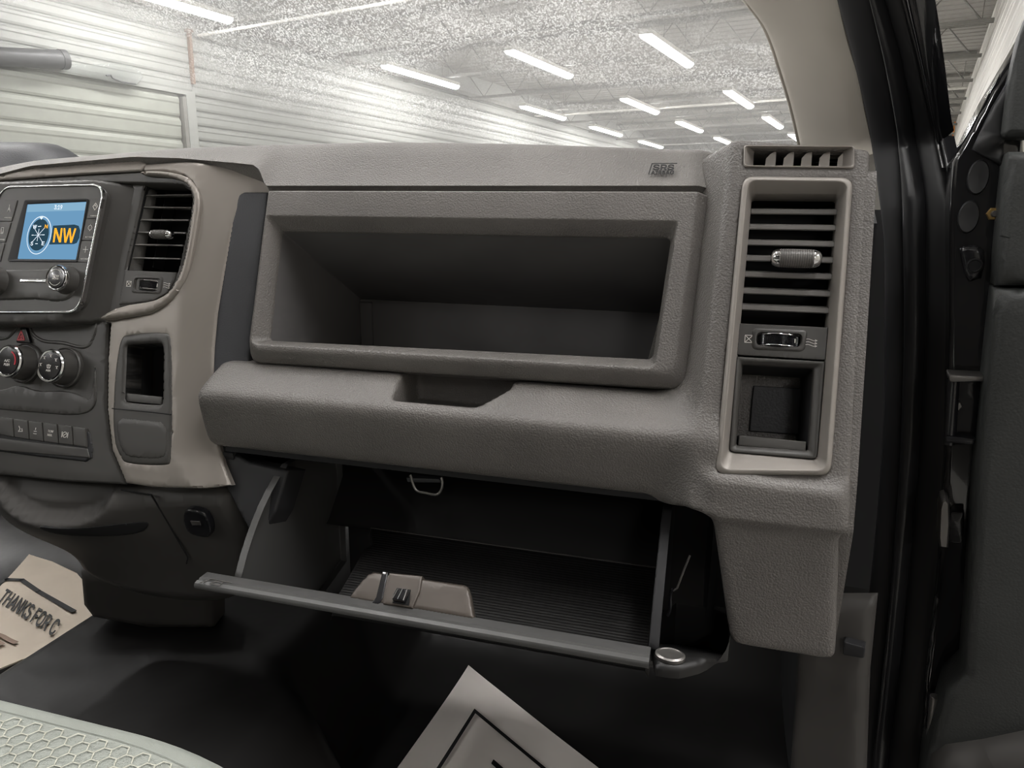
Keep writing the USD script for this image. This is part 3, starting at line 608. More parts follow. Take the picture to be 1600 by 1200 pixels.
cub.add('back_pad', block(D2, cw, -.0745, -.070, .001, .001), 'charcoal')
cub.add('ledge', block(D2, D2.pl([(1154.5, 680), (1260, 690), (1259, 706), (1153, 696)], -.012), -.06, -.012, .0012, .001), 'dash_smooth')
# defroster outlet on top
dfr = Thing('defroster_outlet', 'small horizontal window defogger outlet with upright vanes above the side vent', 'air outlet')
DI = D2.pl([(1178, 236), (1318, 236), (1316, 262.2), (1177, 261)], -.01)
dfr.add('frame', loft([lp_(D2, ccw(DO), .003, -.03), lp_(D2, ccw(DO), .003, .0015), lp_(D2, inset(ccw(DO), .0008), .003, .0022), lp_(D2, inset(ccw(DO), .0016), .003, .0015), lp_(D2, ccw(DI), .002, -.010), lp_(D2, ccw(DI), .002, -.03)]), 'taupe_vent', 35)
dfr.add('duct', loft([lp_(D2, inset(ccw(DI), -.001), .001, c) for c in (-.022, -.048)], cap1=True), 'black_void', 30)
for x0 in (1196, 1224, 1252, 1280, 1309):
    a = D2.px(x0, 250, -.008); hgt = (DI[0]-DI[3])[1]/2-.0005; sv = a[0]; tc = (DI[0, 1]+DI[3, 1])/2
    pr = [(0, -hgt, 0), (.0098, -hgt, 0), (.0098, hgt*.98, 0), (.0082, hgt*.98, 0), (.0040, hgt*.6, 0), (.0006, hgt*.05, 0)]
    F_ = [D2.P(sv+p_, tc+q_, -.010+r2) for p_, q_, r2 in pr]; G_ = [D2.P(sv+p_+.0012, tc+q_, -.022+r2) for p_, q_, r2 in pr]
    dfr.add('vane', loft([F_, G_], cap0=True, cap1=True), 'taupe_vent', 25)

# ------------------------------------------------------------------ glove box, hanging open
gb = Thing('glove_box', 'open glove box door and bin tilted down under the dashboard', 'glove box')
gx0, gx1 = -.538, .000
rimp = [(.6000, -.4085), (.6015, -.4060), (.6060, -.4045), (.6080, -.4060), (.6100, -.4040), (.6230, -.4035), (.6260, -.4055), (.634, -.4225), (.76, -.507), (.79, -.527), (.79, -.532), (.75, -.512), (.628, -.4290), (.606, -.4158), (.6005, -.4120)]
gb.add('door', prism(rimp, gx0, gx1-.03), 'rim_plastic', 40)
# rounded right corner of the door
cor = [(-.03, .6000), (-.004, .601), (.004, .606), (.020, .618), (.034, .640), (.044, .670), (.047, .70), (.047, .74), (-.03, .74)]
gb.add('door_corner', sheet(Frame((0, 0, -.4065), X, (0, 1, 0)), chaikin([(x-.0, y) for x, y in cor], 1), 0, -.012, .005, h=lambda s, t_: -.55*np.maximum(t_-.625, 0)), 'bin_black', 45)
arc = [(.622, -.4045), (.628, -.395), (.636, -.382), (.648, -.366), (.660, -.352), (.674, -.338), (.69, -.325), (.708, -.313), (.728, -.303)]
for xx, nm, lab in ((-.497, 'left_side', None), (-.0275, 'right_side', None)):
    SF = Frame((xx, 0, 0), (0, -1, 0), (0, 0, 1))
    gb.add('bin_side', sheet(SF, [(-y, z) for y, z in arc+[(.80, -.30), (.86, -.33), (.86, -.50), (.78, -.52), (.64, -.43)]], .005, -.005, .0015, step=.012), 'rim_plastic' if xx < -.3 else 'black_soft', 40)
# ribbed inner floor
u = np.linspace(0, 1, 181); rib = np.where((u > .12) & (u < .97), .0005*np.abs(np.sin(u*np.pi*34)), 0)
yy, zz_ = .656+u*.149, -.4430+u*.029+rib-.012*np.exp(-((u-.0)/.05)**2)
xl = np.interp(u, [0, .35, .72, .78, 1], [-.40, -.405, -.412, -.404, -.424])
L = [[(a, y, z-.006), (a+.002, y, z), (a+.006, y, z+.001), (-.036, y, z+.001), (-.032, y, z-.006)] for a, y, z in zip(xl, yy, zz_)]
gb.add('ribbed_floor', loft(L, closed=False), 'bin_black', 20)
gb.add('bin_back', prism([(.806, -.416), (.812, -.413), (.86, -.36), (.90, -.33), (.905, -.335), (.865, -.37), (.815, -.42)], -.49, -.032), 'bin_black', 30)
gb.add('floor_lip', tube([(-.422, .806, -.4135), (-.30, .806, -.4133), (-.036, .806, -.4130)], .0016, 8), 'kick_plastic', 40)
LF = Frame((-.3, .6245, -.4045), X, (0, .026, .021))
lpoly = LF.pl([(545, 934), (550, 924), (566, 905), (575, 896), (583, 892.5), (724, 912.5), (731, 916), (734, 924), (741, 963), (738, 968)], .004)
latch_plate = gb.add('latch_plate', sheet(LF, lpoly, .004, -.006, .003, step=.006), 'latch_taupe', 45, 'taupe plate around the latch')
gb.add('latch_groove', sheet(LF, LF.pl([(597, 892), (606, 893), (597, 935), (590, 944), (580, 942), (587, 932)], .006), .0052, -.002, .001, step=.004), 'gloss_black', 40, parent=latch_plate)
lb_ = gb.add('latch_body', sheet(LF, LF.pl([(608, 894), (660, 899), (655, 925), (644, 950), (598, 943), (602, 920)], .007), .0065, -.002, .0015, step=.004), 'latch_taupe', 40)
gb.add('latch_window', sheet(LF, LF.pl([(619, 917), (641, 920), (638, 945), (612, 941), (614, 927)], .009), .0072, .002, .0008, step=.004), 'black_void', 40, parent=lb_)
gb.add('latch_hook', sheet(LF, LF.pl([(621, 919), (637, 921), (630, 938), (612, 935)], .016), .0150, .004, .001, step=.003), 'gloss_black', 30, 'black latch hook', lb_)
gb.add('hook_rib', cat(*[tube([LF.P(*LF.px(*p, .0160), .0160), LF.P(*LF.px(*q_, .0160), .0160)], .0006, 6) for p, q_ in (((622, 920), (614, 934)), ((629, 920), (621, 936)), ((636, 921), (630, 938)))]), 'chrome', 40, 'bright ribs of the hook', lb_)
RF = Frame((0, .6165, -.4036), X, (0, 1, .05))
c = RF.px(1047, 1024); gb.add('rim_rivet', lathe(RF, *c, [(.0105, -.002), (.0105, .0012), (.0085, .0022), (.007, .0014), (.002, .0018), (0, .0018)], 32, 1.35), 'steel_dark', 40, 'metal rivet on the rim')
o = RF.px(322, 909)
gb.add('rim_emblem', strokes(RF, [[(o[0]-.005, o[1]-.005), (o[0]+.002, o[1]+.006), (o[0]+.030, o[1]+.0055)], [(o[0]+.008, o[1]-.003), (o[0]+.010, o[1]+.003), (o[0]+.020, o[1]+.003), (o[0]+.019, o[1]-.002), (o[0]+.009, o[1]-.003)]], .0007, .0003), 'steel_dark', False, 'small moulded mark at the rim end')
gb.add('damper_cord', tube([atY(*p, .665) for p in [(1078, 868), (1069, 890), (1058, 919), (1052, 923)]], .0010, 6), 'steel_dark', 40)
gb.add('damper_clip', tube([atY(*p, .665) for p in [(1052, 920), (1047, 934), (1047, 948), (1043, 962)]], .0016, 6, smooth=16), 'gloss_black', 40)

# ------------------------------------------------------------------ centre stack
cst = Thing('centre_stack', 'dark plastic centre stack with light taupe trim, left of the storage bin', 'centre console')
panel = D.pl([(-70, 288), (219, 269), (291, 277), (306, 300), (303, 330), (287, 433), (262, 462), (225, 478), (187, 484), (160, 500), (168, 506), (166, 560), (165, 640), (173, 704), (197, 757), (100, 752), (0, 742), (-70, 735)], -.012)
Vh = D.pl([(226, 288), (282, 289), (296, 297), (300, 312), (297, 334), (277, 425), (196, 421.5), (213, 345)], -.012)
cst.add('face_panel', sheet(D, Polygon(ccw(panel)).difference(Polygon(ccw(Vh))), -.012, -.05, .003, step=.012), 'dash_smooth', 45)
pod = D.pl([(-70, 289), (120, 284), (214, 282.5), (221, 290), (200, 385), (188, 470), (176, 482), (152, 498), (150, 502), (80, 510), (-70, 510)], .0)
sx0 = D.px(165, 400, .014)[0]
cst.add('radio_pod', sheet(D, chaikin(pod, 1), .012, -.03, .006, h=lambda s, t_: -.50*np.maximum(s-(-.808+.08*t_), 0), step=.012), 'dash_smooth', 45)
fold = D.pl([(312, 250), (312, 273), (300, 360), (288, 460), (280, 540), (277, 600), (277, 707), (309, 762)])
def trim_h(s, t_):
    sf = np.interp(t_, fold[::-1, 1], fold[::-1, 0]); return np.where(s > sf, -.30*(s-sf), -.07*(sf-s)) - .10*np.maximum(t_-.02, 0)
trim = D.pl([(222, 254), (287, 252), (373, 259.5), (405, 263.5), (413, 270), (417, 283), (418.5, 297.5), (381, 297.5), (371, 303), (357, 340), (344, 412), (331, 487), (326, 540), (324, 590), (325, 667), (338, 725), (352, 759), (320, 763), (235, 761), (192, 755), (171, 704), (163, 640), (164, 560), (168, 503), (155, 500), (203, 494), (235, 489), (261, 474), (284, 449), (297, 412), (311, 330), (312, 305), (304, 287), (289, 274), (256, 266.5), (219, 266)])
slot_px = chaikin([(186, 527), (198, 521), (262, 518.5), (271, 527), (273, 640), (271, 722), (263, 729), (194, 726), (185, 716), (175, 690), (173, 640), (178, 570)], 2)
trim_part = cst.add('trim_panel', sheet(D, Polygon(ccw(trim)).difference(Polygon(ccw(D.pl(slot_px))).buffer(-.003)), .004, -.03, .003, h=trim_h, step=.009), 'taupe_trim', 45, 'light taupe trim panel')
lip = D.pl([(219, 266), (256, 266.5), (289, 273.5), (304, 287), (312, 305), (311, 330), (297, 412), (284, 449), (261, 474), (235, 489), (203, 494), (155, 500), (158, 493), (187, 477.5), (238, 470.5), (262, 458), (278, 433), (289, 400), (299, 330), (302, 309), (297, 295), (284, 281), (256, 273), (219, 272)], .006)
cst.add('vent_lip', sheet(D, chaikin(lip, 1), .007, -.03, .004, step=.006), 'taupe_trim', 45, 'rolled taupe lip around the vent')
band1 = D.pl([(-70, 280), (0, 271), (53, 260), (213, 247), (225, 253.5), (218, 266), (120, 272), (0, 281), (-70, 290)])
cst.add('top_band', sheet(D, band1, -.001, -.03, .003, h=lambda s, t_: -.3*np.maximum(t_-.03, 0)), 'taupe_trim', 45, 'taupe band along the top')
band2 = D.pl([(-70, 292), (0, 283), (120, 275), (219, 269.5), (262, 270), (290, 280), (298, 295), (285, 288), (226, 286), (120, 284), (-70, 294)], -.004)
cst.add('upper_lip', sheet(D, band2, -.003, -.03, .002), 'dash_smooth', 45)
# storage slot in the trim
slot = Thing('trim_pocket', 'narrow upright storage pocket in the taupe trim right of the climate knobs', 'storage pocket')
hN = float(np.mean(trim_h(*D.pl([(220, 620)]).T)))+.004
po = D.pl(slot_px, hN); pi_ = D.pl(chaikin([(195, 545), (196, 540), (201, 538), (246, 536), (254, 537), (257.5, 543), (257, 590), (256.5, 626), (254, 633), (232, 632), (200, 629), (193, 627), (192, 620), (194, 580)], 2), hN)
slot.add('surround', sheet(D, Polygon(ccw(po)).difference(Polygon(ccw(pi_))), .0055, -.03, .004, h=lambda a, b: trim_h(a, b)-.004*np.exp(-((b-.0)/.5)**2)*0, step=.005), 'dash_smooth', 45)
cpi = ccw(pi_); hp_ = trim_h(*cpi.T)
slot.add('pocket_liner', loft([D.P(*cpi.T, hp_+.002), D.P(*cpi.T, hp_-.045)], cap1=True), 'black_void', 35)
ql = D.pl([(194.5, 614), (255.5, 620.5), (255, 633), (193, 627)], hN-.004)
slot.add('pocket_ledge', sheet(D, ql, .0008, -.03, .001, h=trim_h, step=.005), 'dash_smooth', 40)
sl_ = D.pl([(173.5, 638), (196, 640), (222, 642.5), (248, 645), (272, 648)], hN)
slot.add('panel_seam', tube(D.P(*sl_.T, trim_h(*sl_.T)+.0056), .0007, 6), 'black_void', 40)
lowp = D.pl(chaikin([(180, 651), (225, 655), (267, 659), (267, 705), (258, 718), (225, 718), (198, 715), (188, 704), (181, 680)], 1), hN)
slot.add('lower_cover', sheet(D, lowp, .0062, -.004, .003, h=trim_h, step=.006), 'dash_smooth', 45)
# centre air vent
cv = Thing('centre_air_vent', 'centre air vent with six thin slats right of the radio', 'air vent')
cv.add('duct', loft([D.P(*ccw(Vh).T, -.016), D.P(*inset(ccw(Vh), .004).T, -.07)], cap1=True), 'black_void', 35)
for (xl_, yl), (xr_, yr) in zip([(222, 305), (217, 323), (213, 343), (208, 362), (204, 381.5), (199, 402)], [(299, 304), (299, 324), (294, 343.5), (289, 363.5), (285, 383), (281, 404)]):
    a, b = D.px(xl_, yl, -.018), D.px(xr_, yr, -.018); pr = [(0, -.0011), (.001, -.0014), (.016, .0022), (.0165, .0034), (.001, .0009)]
    cv.add('slat', loft([[D.P(q_[0], q_[1]+h_, -.018-d_) for d_, h_ in pr] for q_ in (a, b)], cap0=True, cap1=True), 'slat_plastic', 40)
for x_ in (232, 247, 262):
    p0_, p1_ = D.px(x_, 292, -.038), D.px(x_-22, 418, -.038)
    cv.add('rear_blade', loft([[D.P(*q_, c) for c in (-.036, -.055)]+[D.P(q_[0]+.001, q_[1], c) for c in (-.055, -.036)] for q_ in (p0_, p1_)], cap0=True, cap1=True), 'black_soft', 30)
kc = D.px(249, 365, -.004)
barrel(cv, D, kc, .0175, .0072, -.008, flat=.85)
pp = D.pl([(196, 422.5), (277, 426), (274, 438), (262, 458), (240, 470), (187, 476.5)], -.012)
wh2 = D.pl([(211, 435), (251, 436), (248, 455), (209, 453)], -.010); w2c = wh2.mean(0)
cv.add('thumbwheel_panel', sheet(D, Polygon(ccw(pp)).difference(Polygon(ccw(rpoly(wh2, .004)))), -.0105, -.03, .001, step=.006), 'dash_smooth', 40)
cv.add('thumbwheel_rim', loft([lp_(D, inset(ccw(wh2), d), .006, c) for d, c in ((-.0042, -.0107), (-.003, -.0094), (-.001, -.0095), (.0002, -.016))]), 'dash_smooth', 40)
thumbwheel(cv, D, w2c, (wh2[1]-wh2[0])[0]/2-.0012, .0068, -.0065)
vent_icons(cv, D, D.px(201.5, 443.5, -.0105), D.px(260.5, 446, -.0105), -.0104, .9)

# ------------------------------------------------------------------ radio
NR = .014
rad = Thing('radio', 'touchscreen radio showing a compass and NW inside a chrome frame', 'radio')
ro_ = D.pl([(1, 291), (165.5, 287.5), (124, 489), (-42, 490)], NR); ri_ = inset(ccw(ro_), .0028)
rad.add('chrome_frame', ring(D, ro_, ri_, NR-.006, NR+.0012, .0008, .022, .020, 8), 'chrome', 40, 'thin chrome frame')
face = rad.add('face', loft([D.P(*rpoly(inset(ccw(ro_), .002), .020, 8).T, NR-.001)], closed=True, cap1=True) if False else block(D, inset(ccw(ro_), .0022), NR-.02, NR-.0002, .0006, .020, 8), 'dash_smooth', 35)
bz = D.pl([(40, 313), (139, 311), (122, 409.5), (13, 408.5)], NR); sc_ = D.pl([(43.5, 319.5), (136, 315.5), (118.5, 405.5), (28, 404.5)], NR-.0)
rad.add('screen_bezel', loft([lp_(D, ccw(bz), .003, NR-.0001), lp_(D, ccw(bz), .003, NR+.0016), lp_(D, inset(ccw(bz), .0015), .002, NR+.0018), lp_(D, inset(ccw(sc_), -.0004), .001, NR+.0004)]), 'black_soft', 35)
scr = rad.add('screen', block(D, sc_, NR-.001, NR+.0006, .0002, .001), 'screen_glow', False, 'lit blue touchscreen')
zp = lambda x, y: (x/6., 290+y/6.)
S = lambda pts: D.pl([zp(*p) for p in pts], NR+.0007)
def disc(cx_, cy_, rx, ry, k=40, tilt=.16):
    a = np.arange(k)*2*np.pi/k; return [(cx_+rx*math.cos(q)-tilt*ry*math.sin(q)*-1, cy_-ry*math.sin(q)) for q in a]
n_ = NR+.0007
flat = lambda pts, c: (lambda q_: loft([D.P(*q_.T, c), D.P(*q_.T, c+.00015)], cap0=True, cap1=True))(ccw(S(pts)))
rad.add('title_bar', flat([(265, 178), (818, 155), (805, 232), (252, 248)], n_-.0001), 'screen_band', False, parent=scr)
rad.add('dial_ring', flat(disc(367, 465, 112, 180, tilt=.16), n_), 'screen_white', False, 'pale ring of the compass dial', scr)
rad.add('dial_band', flat(disc(367, 466, 106, 172, tilt=.16), n_+.0001), 'screen_glow', False, parent=scr)
rad.add('dial', flat(disc(366, 462, 92, 148, tilt=.16), n_+.0003), 'screen_dark', False, 'dark compass dial', scr)
rad.add('heading_plate', flat([(500, 376), (700, 366), (738, 378), (752, 420), (745, 490), (720, 538), (690, 549), (462, 552), (480, 500), (490, 440)], n_+.0001), 'screen_dark', False, parent=scr)
def stx(word, x, y, x2, hpx, mat, nm, lab=None, parent=scr, n=n_+.0006, slant=.0, fr_n=None, z=zp):
    o_ = D.px(*z(x, y), n); e_ = D.px(*z(x2, y), n); h_ = (D.px(*z(x, y-hpx), n)-o_)[1]; m = meshkit.text_mesh(word, h_, .1, True)
    return rad.add(nm, text(D, o_[0], o_[1], word, h_, .0002, True, n, (e_[0]-o_[0])/m.extents[0], slant=slant), mat, False, lab, parent)
stx('3:19', 505, 222, 580, 40, 'screen_white', 'clock', 'white 3:19 clock')
stx('NW', 486, 528, 690, 128, 'screen_orange', 'heading', 'orange NW heading', slant=-.02)
needle = [[(325, 398), (400, 530)], [(418, 402), (306, 530)], [(325, 466), (405, 462)], [(370, 408), (352, 520)]]
rad.add('needles', strokes(D, [S(l_) for l_ in needle], .0003, n_+.0005), 'screen_white', False, parent=scr)
for w_, x_, y_, x2, m_ in (('W', 305, 402, 342, 'screen_white'), ('N', 414, 400, 442, 'screen_orange'), ('S', 283, 560, 306, 'screen_white'), ('E', 385, 558, 410, 'screen_white')):
    stx(w_, x_, y_, x2, 34, m_, 'compass_letter')
rad.add('dial_marks', cat(*[strokes(D, [S(l_)], .0005, n_+.0005) for l_ in ([(362, 384), (388, 382)], [(303, 466), (318, 466)], [(402, 463), (420, 462)], [(336, 545), (356, 545)])]), 'screen_white', False, parent=scr)
rad.add('pointer', flat([(374, 296), (412, 293), (391, 322)], n_+.0005), 'screen_white', False, parent=scr)
def btn(th, q_, n, nm='button', mat='dash_smooth'): return th.add(nm, block(D, D.pl(q_, n), n-.002, n+.0010, .0006, .001), mat, 30)
for k_, (q_, word) in enumerate(zip([[(142.5, 311), (162, 310.5), (153, 341.5), (136.5, 341.5)], [(135.5, 343), (152.5, 343), (145.5, 375.5), (128.5, 375.5)], [(128, 377), (145, 377), (138, 410), (122, 409.5)], [(8, 313), (28, 313), (19, 346), (0, 346)], [(-2, 348), (18, 348), (9, 379), (-12, 379)], [(-14, 381), (8, 381), (1, 409), (-22, 409)]], ['COMPASS', 'SETTINGS', 'MORE', 'RADIO', 'PHONE', 'MEDIA'])):
    bt = btn(rad, q_, NR); qq = np.array(q_); m_ = D.pl([qq.mean(0)], NR+.001)[0]
    lo_ = D.px(qq[:, 0].min()+8.5, qq[2, 1]-4.5, NR+.001)
    wd = .0125; mm = meshkit.text_mesh(word, .0018, .1, False)
    rad.add('button_word', text(D, m_[0]-wd/2, m_[1]-.0105, word, .0018, .0002, False, NR+.001, wd/mm.extents[0]), 'print_white', False, None, bt)
    r = .0032; cx_, cy_ = m_[0], m_[1]+.003
    ic = [[[(cx_, cy_+r*1.5), (cx_+r*1.2, cy_), (cx_, cy_-r*1.5), (cx_-r*1.2, cy_), (cx_, cy_+r*1.5)], [(cx_-r*.6, cy_+r*.2), (cx_, cy_+r*.7), (cx_+r*.5, cy_-r*.2)]],
          [[(cx_+r*math.cos(a), cy_+r*math.sin(a)) for a in np.linspace(0, 2*np.pi, 9)], [(cx_, cy_+r), (cx_, cy_+r*1.4)], [(cx_, cy_-r), (cx_, cy_-r*1.4)]],
          [[(cx_-r*1.2, cy_), (cx_+r*1.2, cy_)], [(cx_, cy_-r*1.3), (cx_, cy_+r*1.3)]],
          [[(cx_-r*.8, cy_-r*1.4), (cx_, cy_+r*.6), (cx_+r*.8, cy_-r*1.4)], [(cx_, cy_+r*.6), (cx_, cy_+r*1.8)], [(cx_-r*.5, cy_-r*.4), (cx_+r*.5, cy_-r*.4)]],
          [[(cx_-r*.6, cy_-r*1.3), (cx_-r*.6, cy_+r*1.3), (cx_+r*.6, cy_+r*1.3), (cx_+r*.6, cy_-r*1.3), (cx_-r*.6, cy_-r*1.3)], [(cx_-r*.2, cy_-r*.8), (cx_+r*.2, cy_-r*.8)]],
          [[(cx_-r, cy_-r), (cx_-r*.2, cy_+r), (cx_+r, cy_-r*.2)]]][k_]
    rad.add('button_icon', strokes(D, ic, .00032, NR+.001), 'print_white', False, None, bt)
def knob(th, base_px, n0, cap_px, rad_, nm, cap_mat='gloss_black', skirt=True):
    s, t_ = D.px(*base_px, n0); best = min(np.linspace(.008, .06, 105), key=lambda d: np.hypot(*(proj(D.P(s, t_, n0+d))-np.array(cap_px)))); d = best
    pr = [(rad_*1.10, n0), (rad_*1.08, n0+.003), (rad_*1.0, n0+.006), (rad_*.97, n0+d-.004), (rad_*.94, n0+d-.002), (rad_*.90, n0+d-.0015), (0, n0+d-.0015)]
    b = th.add(nm, lathe(D, s, t_, pr, 56), 'dash_smooth', 35)
    th.add('chrome_ring', lathe(D, s, t_, [(rad_*.97, n0+d-.004), (rad_*.98, n0+d-.001), (rad_*.92, n0+d+.0008), (rad_*.84, n0+d+.0002), (rad_*.80, n0+d-.001)], 56), 'chrome', 40, 'chrome ring', b)
    th.add('knob_cap', lathe(D, s, t_, [(rad_*.82, n0+d-.002), (rad_*.78, n0+d+.0004), (rad_*.4, n0+d+.001), (0, n0+d+.001)], 40), cap_mat, 40, None, b)
    return b, s, t_, n0+d+.0011, rad_
b, s, t_, n, r = knob(rad, (106, 438.5), NR, (88, 434), .0175, 'browse_knob')
for j, w_ in enumerate(('ENTER', 'BROWSE')):
    mm = meshkit.text_mesh(w_, .0022, .1, True); rad.add('knob_word', text(D, s-.0052, t_+.0008-j*.0034, w_, .0022, .0002, True, n, .0104/mm.extents[0]), 'print_white', False, None, b)
aa_ = np.linspace(.6, 2.5, 9); rad.add('knob_arc', strokes(D, [[(s+r*.6*math.cos(q_), t_+r*.6*math.sin(q_)) for q_ in aa_], [(s+r*.6*math.cos(-q_), t_+r*.6*math.sin(-q_)) for q_ in aa_]], .0003, n), 'print_white', False, None, b)
knob(rad, (-2, 441), NR, (-22, 436), .0185, 'volume_knob')
rad.add('chrome_bar', block(D, D.pl([(31, 435.5), (71, 436.5), (71, 441.5), (30, 441)], NR+.003), NR, NR+.003, .001, .001), 'chrome', 40, 'short chrome bar')
rad.add('knob_shelf', sheet(D, chaikin(D.pl([(14, 421), (70, 421), (92, 416), (124, 420), (118, 462), (95, 474), (60, 468), (10, 470), (-30, 470), (-30, 421)], NR)), NR+.0022, NR-.004, .004, step=.008), 'dash_smooth', 40)

# ------------------------------------------------------------------ climate controls
NC = -.012
NC2 = -.0115
for nm, lab, bpx, cpx in (('climate_knob', 'climate knob with red arc and A/C print at the left picture edge', (41, 568), (11, 575)), ('climate_knob', 'climate knob printed with airflow symbols under the radio', (104, 575), (76, 581))):
    kt = Thing(nm, lab, 'knob')
    b, s, t_, n, r = knob(kt, bpx, NC2, cpx, .0228, 'knob_body')
    kt.add('collar', lathe(D, s, t_, [(r*1.22, NC2-.002), (r*1.22, NC2+.004), (r*1.16, NC2+.0055), (r*1.10, NC2+.004)], 48), 'dash_smooth', 40)
    if cpx[0] < 40:
        a_ = np.linspace(-.25, 1.15, 10); kt.add('red_arc', strokes(D, [[(s+r*.62*math.cos(q_), t_+r*.62*math.sin(q_)) for q_ in a_]], .0009, n), 'print_red', False, 'red temperature arc', b)
        for j, w_ in enumerate(('A/C', 'PUSH')):
            mm = meshkit.text_mesh(w_, .0034, .1, True); kt.add('knob_word', text(D, s-.0048, t_-.001-j*.0052, w_, .0034, .0002, True, n, .0096/mm.extents[0]), 'print_white', False, None, b)
    else:
        ln = []
        for q_ in np.radians([-5, 40, 85, 130, 175]):
            c_ = (s+r*.60*math.cos(q_), t_+r*.60*math.sin(q_)); ln += [[(c_[0]-.0017, c_[1]+.0012), (c_[0], c_[1]+.0003), (c_[0]+.0017, c_[1]+.0014)], [(c_[0], c_[1]+.0003), (c_[0]-.0004, c_[1]-.0016), (c_[0]+.0012, c_[1]-.0018)]]
        ln += [[(s-.003, t_+.001), (s+.003, t_+.001), (s+.002, t_-.003), (s-.002, t_-.003), (s-.003, t_+.001)], [(s, t_+.002), (s, t_-.002)]]
        kt.add('airflow_symbol', strokes(D, ln, .00042, n), 'print_white', False, None, b)
        mm = meshkit.text_mesh('PUSH', .0024, .1, True); kt.add('knob_word', text(D, s-.0036, t_-.0075, 'PUSH', .0024, .0002, True, n, .0072/mm.extents[0]), 'print_white', False, None, b)
hz_ = Thing('hazard_switch', 'hazard switch with red triangle above the climate knobs', 'switch')
hb = hz_.add('switch_body', block(D, D.pl([(30.5, 511.5), (40, 511.5), (47, 536), (24.5, 535)], NC+.004), NC-.004, NC+.004, .0012, .002), 'gloss_black', 30)
P_ = lambda x, y: tuple(D.px(x, y, NC+.0042))
hz_.add('red_triangle', cat(strokes(D, [[P_(27.5, 531), P_(38, 531), P_(33, 517), P_(27.5, 531)]], .0011, NC+.0041), strokes(D, [[P_(31, 529), P_(34.5, 529), P_(33, 524), P_(31, 529)]], .0006, NC+.0041)), 'print_red', False, 'red triangle', hb)
cst.add('contour_ridge', cat(tube(D.P(*D.pl([(-60, 530), (0, 529), (14, 526), (24, 515), (30, 509)], NC).T, NC-.0012), .0028, 8, smooth=24), tube(D.P(*D.pl([(47, 512), (56, 526), (66, 532), (100, 536), (140, 538), (148, 520), (150, 500)], NC).T, NC-.0012), .0028, 8, smooth=30)), 'dash_smooth', 45)
cst.add('knob_scoop', sheet(D, chaikin(D.pl([(-60, 605), (0, 612), (30, 600), (60, 612), (95, 610), (125, 615), (145, 630), (148, 560), (152, 600), (150, 640), (120, 650), (60, 645), (-60, 635)], NC)), NC+.002, NC-.004, .002, step=.01), 'dash_smooth', 45)
sw = Thing('switch_bank', 'row of flat buttons with small white symbols under the climate knobs', 'switch bank')
so = D.pl([(-70, 643), (0, 650.5), (60, 660), (115, 666), (134, 669), (142, 677), (146, 700), (145, 716), (135, 722), (60, 714), (0, 706), (-70, 699)], NC)
sw.add('housing', sheet(D, so, NC+.002, NC-.006, .003, step=.008), 'black_soft', 45)
edges = [(-22, 648.5, 675), (20, 654, 683), (43.5, 657, 686.5), (66, 660, 690), (89.5, 663, 693), (112.5, 666, 695.5), (134, 669, 699)]
for i, ((x0, a0, b0), (x1, a1, b1)) in enumerate(zip(edges[:-1], edges[1:])):
    bt = sw.add('button', block(D, D.pl([(x0+.7, a0), (x1-.7, a1), (x1+1.3, b1), (x0+2.7, b0)], NC+.004), NC, NC+.0045, .0012, .0008), 'dash_smooth', 30)
    c_ = D.px((x0+x1)/2+.5, (a0+b1)/2, NC+.0046); r = .0036
    ic = [None, [[(c_[0]-r, c_[1]+r), (c_[0]-r*.2, c_[1]), (c_[0]-r*.9, c_[1]-r), (c_[0]+r, c_[1]-r*.8), (c_[0]+r*.6, c_[1]+r*.2)]], [[(c_[0], c_[1]+r*1.2), (c_[0], c_[1]+r*.5)], [(c_[0]-r*.6, c_[1]-r*.1), (c_[0]+r*.6, c_[1]-r*.1)], [(c_[0]-r*.7, c_[1]-r), (c_[0]+r*.7, c_[1]-r)]], 'TOW', [[(c_[0]+r*math.cos(q_), c_[1]+r*math.sin(q_)) for q_ in np.linspace(0, 2*np.pi, 13)], [(c_[0]-r*.5, c_[1]-r*.3), (c_[0]+r*.5, c_[1]+r*.4)], [(c_[0]+r*1.35, c_[1]+r), (c_[0]+r*1.35, c_[1]-r)], [(c_[0]-r*1.35, c_[1]+r), (c_[0]-r*1.35, c_[1]-r)]], None][i]
    if ic == 'TOW':
        sw.add('button_symbol', cat(text(D, c_[0]-.0042, c_[1]+.0008, 'TOW', .0030, .0002, True, NC+.0046, .95), text(D, c_[0]-.0042, c_[1]-.0042, 'HAUL', .0030, .0002, True, NC+.0046, .75)), 'print_white', False, 'printed TOW HAUL', bt)
    elif ic: sw.add('button_symbol', strokes(D, ic, .0005, NC+.0046), 'print_white', False, None, bt)
sw.add('lower_ledge', block(D, D.pl([(-70, 676), (20, 687), (136, 700), (140, 716), (0, 704), (-70, 697)], NC+.003), NC, NC+.0030, .0015, .003), 'dash_smooth', 40)
